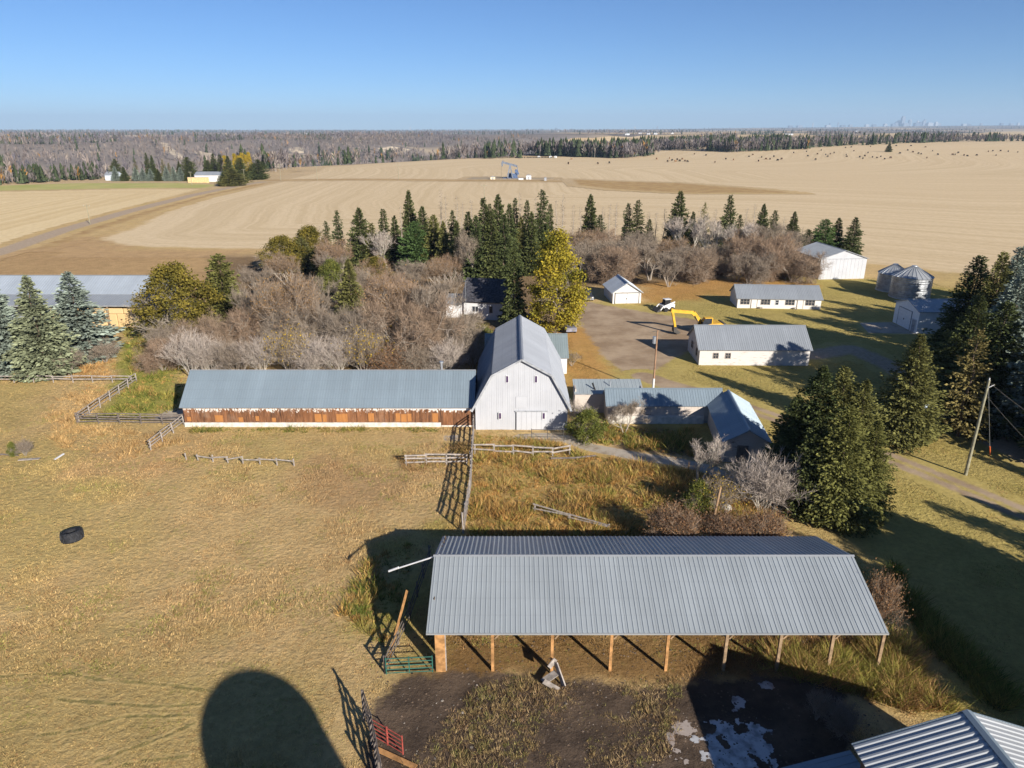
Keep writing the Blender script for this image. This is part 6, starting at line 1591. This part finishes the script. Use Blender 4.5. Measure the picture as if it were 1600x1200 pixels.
# cattle far out on the stubble
def cow_mesh():
    m = MB()
    m.tube([(-1.05, 0, 1.0), (-0.9, 0, 1.05), (-0.3, 0, 1.0), (0.4, 0, 1.02), (0.8, 0, 1.08), (1.0, 0, 1.05)], [0.12, 0.32, 0.38, 0.37, 0.33, 0.2], 10)
    m.tube([(0.85, 0, 1.15), (1.2, 0, 1.0), (1.45, 0, 0.6), (1.6, 0, 0.3)], [0.25, 0.19, 0.15, 0.09], 8)
    for x in (-0.8, 0.7):
        for s in (-0.2, 0.2): m.tube([(x, s, 0.95), (x + (0.06 if x < 0 else -0.02), s, 0.5), (x - (0.05 if x < 0 else 0), s, 0.0)], [0.17, 0.09, 0.06], 6)
    m.tube([(-1.05, 0, 1.15), (-1.2, 0, 0.8), (-1.2, 0, 0.4)], [0.05, 0.03, 0.05], 5)
    for s in (-1, 1): m.tube([(1.28, s * 0.14, 0.95), (1.22, s * 0.34, 0.98)], [0.06, 0.02], 5)
    return m.mesh('cow')
cowm = cow_mesh(); HIDES = [m_plain('black_hide', (0.025, 0.022, 0.02), 0.8), m_plain('dark_brown_hide', (0.06, 0.03, 0.018), 0.8), m_plain('tan_hide', (0.25, 0.14, 0.07), 0.8)]
for m_ in HIDES[:1]: cowm.materials.append(m_)
pts = [(1203, 250), (1209, 246), (1215, 252), (1221, 250), (1274, 251), (1262, 245), (1277, 242), (1290, 243), (1293, 246), (1297, 242), (1303, 240), (1322, 243), (1323, 246), (1343, 247), (1348, 249), (1351, 245), (1356, 240), (1363, 247), (1370, 248), (1376, 246), (1382, 250), (1391, 248),
       (1406, 241), (1418, 236), (1426, 239), (1435, 241), (1439, 242), (1448, 248), (1457, 237), (1465, 243), (1488, 243), (1492, 243), (1497, 240), (1506, 244), (1511, 245), (1526, 244), (1544, 238), (1551, 237), (1556, 244), (1563, 237), (1575, 238), (1590, 239), (1446, 231), (1423, 229), (1400, 229), (1360, 230), (1330, 231), (1321, 232), (1334, 237), (1283, 236), (1260, 238), (1240, 240),
       (1043, 254), (1050, 252), (1055, 254), (1058, 251), (1062, 253), (1066, 250), (1070, 253), (1074, 254), (1046, 249), (1117, 255), (1134, 250), (1146, 251), (1085, 242), (1103, 244), (1026, 250), (934, 257), (952, 256), (893, 250), (888, 257), (1170, 246), (1176, 243), (1185, 253), (1190, 247), (1197, 250)]
hl = ['black cow grazing far out on the stubble', 'dark brown cow grazing far out on the stubble', 'tan cow grazing far out on the stubble']
for k, (px, py) in enumerate(pts):
    g = G(px, py); o = bpy.data.objects.new('cow', cowm); COL.objects.link(o); o.location = g
    h = 0 if k % 3 else 1
    if px < 1200: h = (2, 1, 0)[k % 3]
    o.material_slots[0].link = 'OBJECT'; o.material_slots[0].material = HIDES[h]
    o.rotation_euler = (0, 0, random.choice((1, -1)) * math.pi / 2 + random.uniform(-0.5, 0.5) - math.atan2(g[0], g[1])); s = random.uniform(1.45, 1.8); o.scale = (s, s, s)
    tag(o, hl[h], 'cow', 'cattle grazing far out on the stubble')
# machinery line at the wood's edge
for k in range(14):
    px = 806 + k * 4.6; g = G(px, 247.5)
    o = bpy.data.objects.new('cow', cowm); COL.objects.link(o); o.location = g; o.rotation_euler = (0, 0, random.uniform(0, 6.28)); o.scale = (1.2,) * 3
    o.material_slots[0].link = 'OBJECT'; o.material_slots[0].material = HIDES[0]
    tag(o, 'black cow standing in a line at the edge of the far wood', 'cow', 'cattle along the far wood')
for k, px in enumerate((808, 842, 860, 868)):
    box_hut('feeder_shelter', 'small white shelter among cattle at the far wood edge, %s from the left' % ('first', 'second', 'third', 'fourth')[k], px, 247, 3.0, 2.5, 2.2, M_WHITE, 'shelter')

# ------------------------------------------------------------------ woods (uncountable)
def wood(name, x, y, hts, cols, conifer, mat, z=None, wscale=1.0, nsl=13):
    n = len(x); z = height(x, y) if z is None else z
    Vs, Fs, Cs = [], [], []; off = 0
    k = ~conifer
    # bare poplars: a pale stem and upright slivers of twigs
    m = int(k.sum())
    if m:
        bx, by, bz, h, c = x[k], y[k], z[k], hts[k], cols[k]
        th = RNG.uniform(0, np.pi, m); w = 0.008 * h * wscale
        V = np.stack([np.stack([bx - w * np.cos(th), by - w * np.sin(th), bz - 0.5], 1), np.stack([bx + w * np.cos(th), by + w * np.sin(th), bz - 0.5], 1), np.stack([bx, by, bz + h * 0.9], 1)], 1).reshape(-1, 3)
        Vs.append(V); Fs.append(np.arange(3 * m).reshape(-1, 3) + off); off += 3 * m; Cs.append(np.repeat(c * 1.25 + 0.03, 3, 0))
        N = m * nsl; B = lambda a: np.repeat(a, nsl)
        hh = B(h); az = RNG.uniform(0, 2 * np.pi, N); st = RNG.uniform(0.25, 0.72, N); r = 0.17 * hh * RNG.uniform(0.35, 1.1, N); top = np.minimum(st + RNG.uniform(0.2, 0.42, N), 1.02)
        x0 = B(bx); y0 = B(by); z0 = B(bz) + hh * st; x1 = x0 + r * np.cos(az); y1 = y0 + r * np.sin(az); z1 = B(bz) + hh * top
        ww = 0.030 * hh * RNG.uniform(0.5, 1.2, N) * wscale; mx, my, mz = (x0 + x1) / 2 + r * 0.25 * np.cos(az), (y0 + y1) / 2 + r * 0.25 * np.sin(az), (z0 * 0.45 + z1 * 0.55)
        px_, py_ = -np.sin(az + RNG.normal(0, 0.8, N)), np.cos(az + RNG.normal(0, 0.8, N))
        V = np.stack([np.stack([x0, y0, z0], 1), np.stack([mx + ww * px_, my + ww * py_, mz], 1), np.stack([x1, y1, z1], 1), np.stack([mx - ww * px_, my - ww * py_, mz], 1)], 1).reshape(-1, 3)
        i = np.arange(N) * 4; Fq = np.concatenate([np.stack([i, i + 1, i + 2], 1), np.stack([i, i + 2, i + 3], 1)]) + off
        Vs.append(V); Fs.append(Fq); off += 4 * N; Cs.append(np.repeat(B(np.arange(m))[:, None] * 0 + np.repeat(c, nsl, 0) * RNG.uniform(0.7, 1.25, (N, 1)), 4, 0))
    k = conifer; m = int(k.sum())
    if m:   # conifers: stacked ragged tiers
        T = 9; bx, by, bz, h, c = x[k], y[k], z[k], hts[k], cols[k]
        for tier in range(4):
            f0 = 0.08 + tier * 0.22; f1 = min(f0 + 0.36, 1.0); rr = 0.19 * (1 - f0) ** 0.8 + 0.02
            N = m * T; B = lambda a: np.repeat(a, T); az = np.tile(np.arange(T) * 2 * np.pi / T, m) + RNG.uniform(-0.3, 0.3, N)
            r = B(h) * rr * RNG.uniform(0.7, 1.15, N); da = 0.42
            zb = B(bz) + B(h) * (f0 + RNG.uniform(-0.03, 0.03, N)); zt = B(bz) + B(h) * f1
            V = np.stack([np.stack([B(bx) + r * np.cos(az - da), B(by) + r * np.sin(az - da), zb], 1), np.stack([B(bx) + r * np.cos(az + da), B(by) + r * np.sin(az + da), zb], 1), np.stack([B(bx), B(by), zt], 1)], 1).reshape(-1, 3)
            Vs.append(V); Fs.append(np.arange(3 * N).reshape(-1, 3) + off); off += 3 * N; Cs.append(np.repeat(np.repeat(c, T, 0) * RNG.uniform(0.7, 1.3, (N, 1)), 3, 0))
    return tag(link(name, mesh_np(name, np.concatenate(Vs), np.concatenate(Fs), col=np.concatenate(Cs)), mat), kind='stuff')
M_WOOD = m_foliage('far_wood', (1, 1, 1), 0.0, 0.05)
GREYS = 0.88 * np.array([(0.195, 0.165, 0.16), (0.225, 0.195, 0.19), (0.16, 0.135, 0.13), (0.25, 0.215, 0.195), (0.18, 0.16, 0.17)])
def woodcols(n, con, orange=0.02):
    c = GREYS[RNG.integers(0, len(GREYS), n)] * RNG.uniform(0.8, 1.2, (n, 1))
    o = RNG.uniform(0, 1, n) < orange; c[o] = np.array((0.34, 0.19, 0.06))
    c[con] = np.array((0.045, 0.058, 0.03)) * RNG.uniform(0.8, 1.5, (int(con.sum()), 1))
    return c
# the river valley, both banks
n = 24000
x = RNG.uniform(-1500, 700, n); y = RNG.uniform(330, 2300, n)
s = edge_s(x, y) + (fbm(x, y, 0.02, 4) - 0.5) * 40
k = (s > 12) & (s < 1150) & (x / y > -0.80) & (x / y < 0.30) & (RNG.uniform(0, 1, n) < 0.25 + 1.1 * fbm(x, y, 0.02, 91))
bl = ss(0.60, 0.70, fbm(x, y * 0.55, 0.011, 52)) * ss(330, 420, s) * (1 - ss(620, 760, s)) * (1 - ss(-200, 150, x))
k &= bl < 0.3
for b_ in BLUFFS: k &= sd_poly(x, y, b_) < 6
x, y, s = x[k], y[k], s[k]
con = RNG.uniform(0, 1, len(x)) < (0.02 + 0.5 * ss(0.62, 0.75, fbm(x, y, 0.006, 93)) + 0.10 * (s < 60))
vc = woodcols(len(x), con)
patch = fbm(x, y, 0.009, 131); tone = np.where(patch[:, None] > 0.52, np.array((0.82, 0.84, 0.92)), np.array((1.15, 1.1, 1.02))); tone[(fbm(x, y, 0.02, 132) > 0.66)] = np.array((1.35, 1.28, 1.15))
vc = np.where(con[:, None], vc, vc * tone)
wood('valley_wood', x, y, RNG.uniform(8, 17, len(x)) * (0.75 + 0.5 * fbm(x, y, 0.012, 133)), vc, con, M_WOOD)
# line of dark conifers on the far rim
n = 500; x = RNG.uniform(-1500, -500, n); t_ = RNG.uniform(-1, 1, n)
y = (s0 := 0) + 0 * x
y = 440 + (x + 330) * 570 / 390 + 1050 * 690 / 390 + t_ * 60
k = (x / y > -0.8) & (fbm(x, y, 0.01, 17) > 0.45); x, y = x[k], y[k]
con = np.ones(len(x), bool); wood('rim_spruces', x, y, RNG.uniform(12, 19, len(x)), woodcols(len(x), con), con, M_WOOD)
# woods along the far side of the stubble field
def belt(name, pts, width, n, hmin, hmax, pc, seed, orange=0.02):
    P = [np.array(p[:2]) for p in pts]; L = np.array([np.linalg.norm(b - a) for a, b in zip(P[:-1], P[1:])]); c = np.concatenate([[0], np.cumsum(L)])
    u = RNG.uniform(0, c[-1], n); i = np.clip(np.searchsorted(c, u) - 1, 0, len(L) - 1); f = (u - c[i]) / L[i]
    A = np.array(P)[i]; Bq = np.array(P)[i + 1]; d = (Bq - A) / L[i][:, None]; nrm = np.stack([-d[:, 1], d[:, 0]], 1)
    Q = A + (Bq - A) * f[:, None] + nrm * (RNG.uniform(0, 1, n) * width)[:, None]
    x, y = Q[:, 0], Q[:, 1]
    con = RNG.uniform(0, 1, n) < pc * 2 * ss(0.35, 0.65, fbm(x, y, 0.02, seed))
    h = RNG.uniform(hmin, hmax, n) * np.where(con, 1.12, 0.9)
    wood(name, x, y, h, woodcols(n, con, orange), con, M_WOOD)
belt('wood_belt', PX((425, 270), (470, 264), (520, 256), (580, 253), (660, 251), (752, 249)), 55, 1500, 8, 20, 0.2, 5, 0.05)
belt('wood_belt', PX((640, 251), (700, 250), (755, 249)), 25, 260, 14, 22, 0.45, 6)
belt('wood_belt', PX((798, 243), (900, 246), (960, 248), (997, 248)), 90, 1300, 10, 21, 0.14, 7)
belt('wood_belt', PX((995, 237), (1080, 236), (1150, 239), (1200, 236), (1275, 234)), 130, 1500, 9, 19, 0.1, 8)
belt('wood_belt', PX((1270, 233), (1330, 229), (1390, 226), (1460, 224), (1540, 222), (1640, 221)), 110, 1300, 7, 17, 0.2, 9, 0.01)
belt('wood_belt', PX((1120, 225), (1200, 222), (1270, 222)), 120, 420, 8, 15, 0.35, 10)
belt('near_rim_brush', PX((-40, 293), (0, 290), (60, 286), (110, 283), (160, 281)), 30, 420, 4, 11, 0.13, 11, 0.06)
# distant wooded plain
n = 20000; rr = np.exp(RNG.uniform(np.log(1600), np.log(14000), n)); th = RNG.uniform(-0.72, 0.72, n)
x, y = rr * np.sin(th), rr * np.cos(th)
k = (edge_s(x, y) > 1050) | (x > 0)
k &= (fbm(x, y, 0.0011, 77) > 0.44 + 0.06 * (x > 0)) & ~((sd_poly(x, y, FIELD_R) > -60))
for b_ in FARF: k &= sd_poly(x, y, b_) < 15
x, y, rr = x[k], y[k], rr[k]
con = RNG.uniform(0, 1, len(x)) < (0.06 + 0.5 * ss(0.6, 0.7, fbm(x, y, 0.002, 12)))
wood('distant_wood', x, y, RNG.uniform(10, 17, len(x)) * (1 + rr / 14000), woodcols(len(x), con, 0.01), con, M_WOOD, wscale=2.6, nsl=5)

# distant farm houses and the city skyline
for k, (px, py, w) in enumerate(((481, 210, 14), (711, 209, 16), (980, 211, 18), (1000, 209, 16), (1013, 210, 14), (1024, 210, 15), (872, 206, 16), (1232, 212, 30), (1050, 209, 14), (1338, 206, 20), (1440, 208, 16))):
    g = G(px, py); t = thing('distant_house', 'small pale house far off among woods near the horizon', 'house', g, 0, 'houses near the horizon')
    link('wall', MB().box(-w / 2, w / 2, -5, 5, -1, 5), M_WHITE, t); link('roof', MB().prism([(-w / 2 - 0.5, 5), (w / 2 + 0.5, 5), (w / 2 - 1, 7.5), (-w / 2 + 1, 7.5)], -5.5, 5.5), M_ROOF_GREY, t)
M_CITY = [m_plain('pale_tower', (0.22, 0.25, 0.30), 0.7), m_plain('grey_tower', (0.12, 0.15, 0.2), 0.6), m_plain('white_tower', (0.38, 0.40, 0.43), 0.7)]
rg = random.Random(5)
towers = [(1411, 14, 5), (1404, 6, 4), (1408, 8, 4), (1418, 5, 4), (1424, 8, 3), (1428, 9, 4), (1432, 7, 3), (1436, 5, 5), (1441, 7, 3), (1446, 9, 3), (1449, 7, 3), (1453, 5, 4), (1398, 4, 5), (1390, 3, 6), (1383, 3, 5), (1414, 4, 8), (1421, 4, 7), (1445, 4, 8), (1460, 3, 6), (1372, 2.5, 6),
          (1273, 6, 1.6), (1303, 6, 1.6), (1300, 5, 1.6), (1347, 2.5, 5), (1330, 2.5, 5), (1310, 2, 7), (1285, 2, 7), (1540, 3, 3), (1556, 3, 4), (1582, 3.5, 3), (1590, 2.5, 5), (1520, 2, 6), (1500, 2, 6), (1255, 2, 8), (1235, 2, 6), (993, 3, 2), (1025, 3, 2), (870, 2, 4), (640, 4, 1.5)]
LABT = {0: 'tallest hazy tower of the city skyline on the horizon', 2: 'tower just left of the tallest one in the city skyline', 5: 'second tall tower right of the tallest in the city skyline', 9: 'right one of the tall towers in the skyline cluster', 20: 'left slim chimney like tower left of the skyline cluster', 21: 'right slim chimney like tower left of the skyline cluster', 38: 'lone slim tower on the horizon left of the middle'}
for k, (px, hp, wp) in enumerate(towers):
    Y = 19000; x = (px - 800) / FPX * (Y * _c) ; zc = Y * _c
    z0 = float(height(x, Y)); base_y = 600 - FPX * ((Y * _s + (z0 - CAM_H) * _c) / (Y * _c - (z0 - CAM_H) * _s))
    m = zc / FPX; h = hp * m + 25; w = wp * m
    t = thing('city_tower', LABT.get(k, 'hazy low tower block in the city skyline on the horizon'), 'tower', (x, Y + rg.uniform(-300, 300), z0), 0, 'towers of the city skyline')
    mt = M_CITY[k % 3]
    link('tower_body', MB().box(-w / 2, w / 2, -w / 2, w / 2, -10, h * 0.86), mt, t)
    link('tower_top', MB().box(-w / 3, w / 3, -w / 3, w / 3, h * 0.86, h), mt, t)

# ------------------------------------------------------------------ haze
hz = bpy.data.materials.new('haze_air'); hz.use_nodes = True
nt = hz.node_tree; nt.nodes.remove(nt.nodes['Principled BSDF'])
pv = nt.nodes.new('ShaderNodeVolumePrincipled'); pv.inputs['Density'].default_value = 6.0e-5; pv.inputs['Color'].default_value = (0.55, 0.75, 1.0, 1); pv.inputs['Anisotropy'].default_value = 0.0
nt.links.new(pv.outputs[0], nt.nodes['Material Output'].inputs['Volume'])
tag(link('haze', MB().box(-27000, 27000, -3500, 28500, -60, 520), hz), kind='stuff')
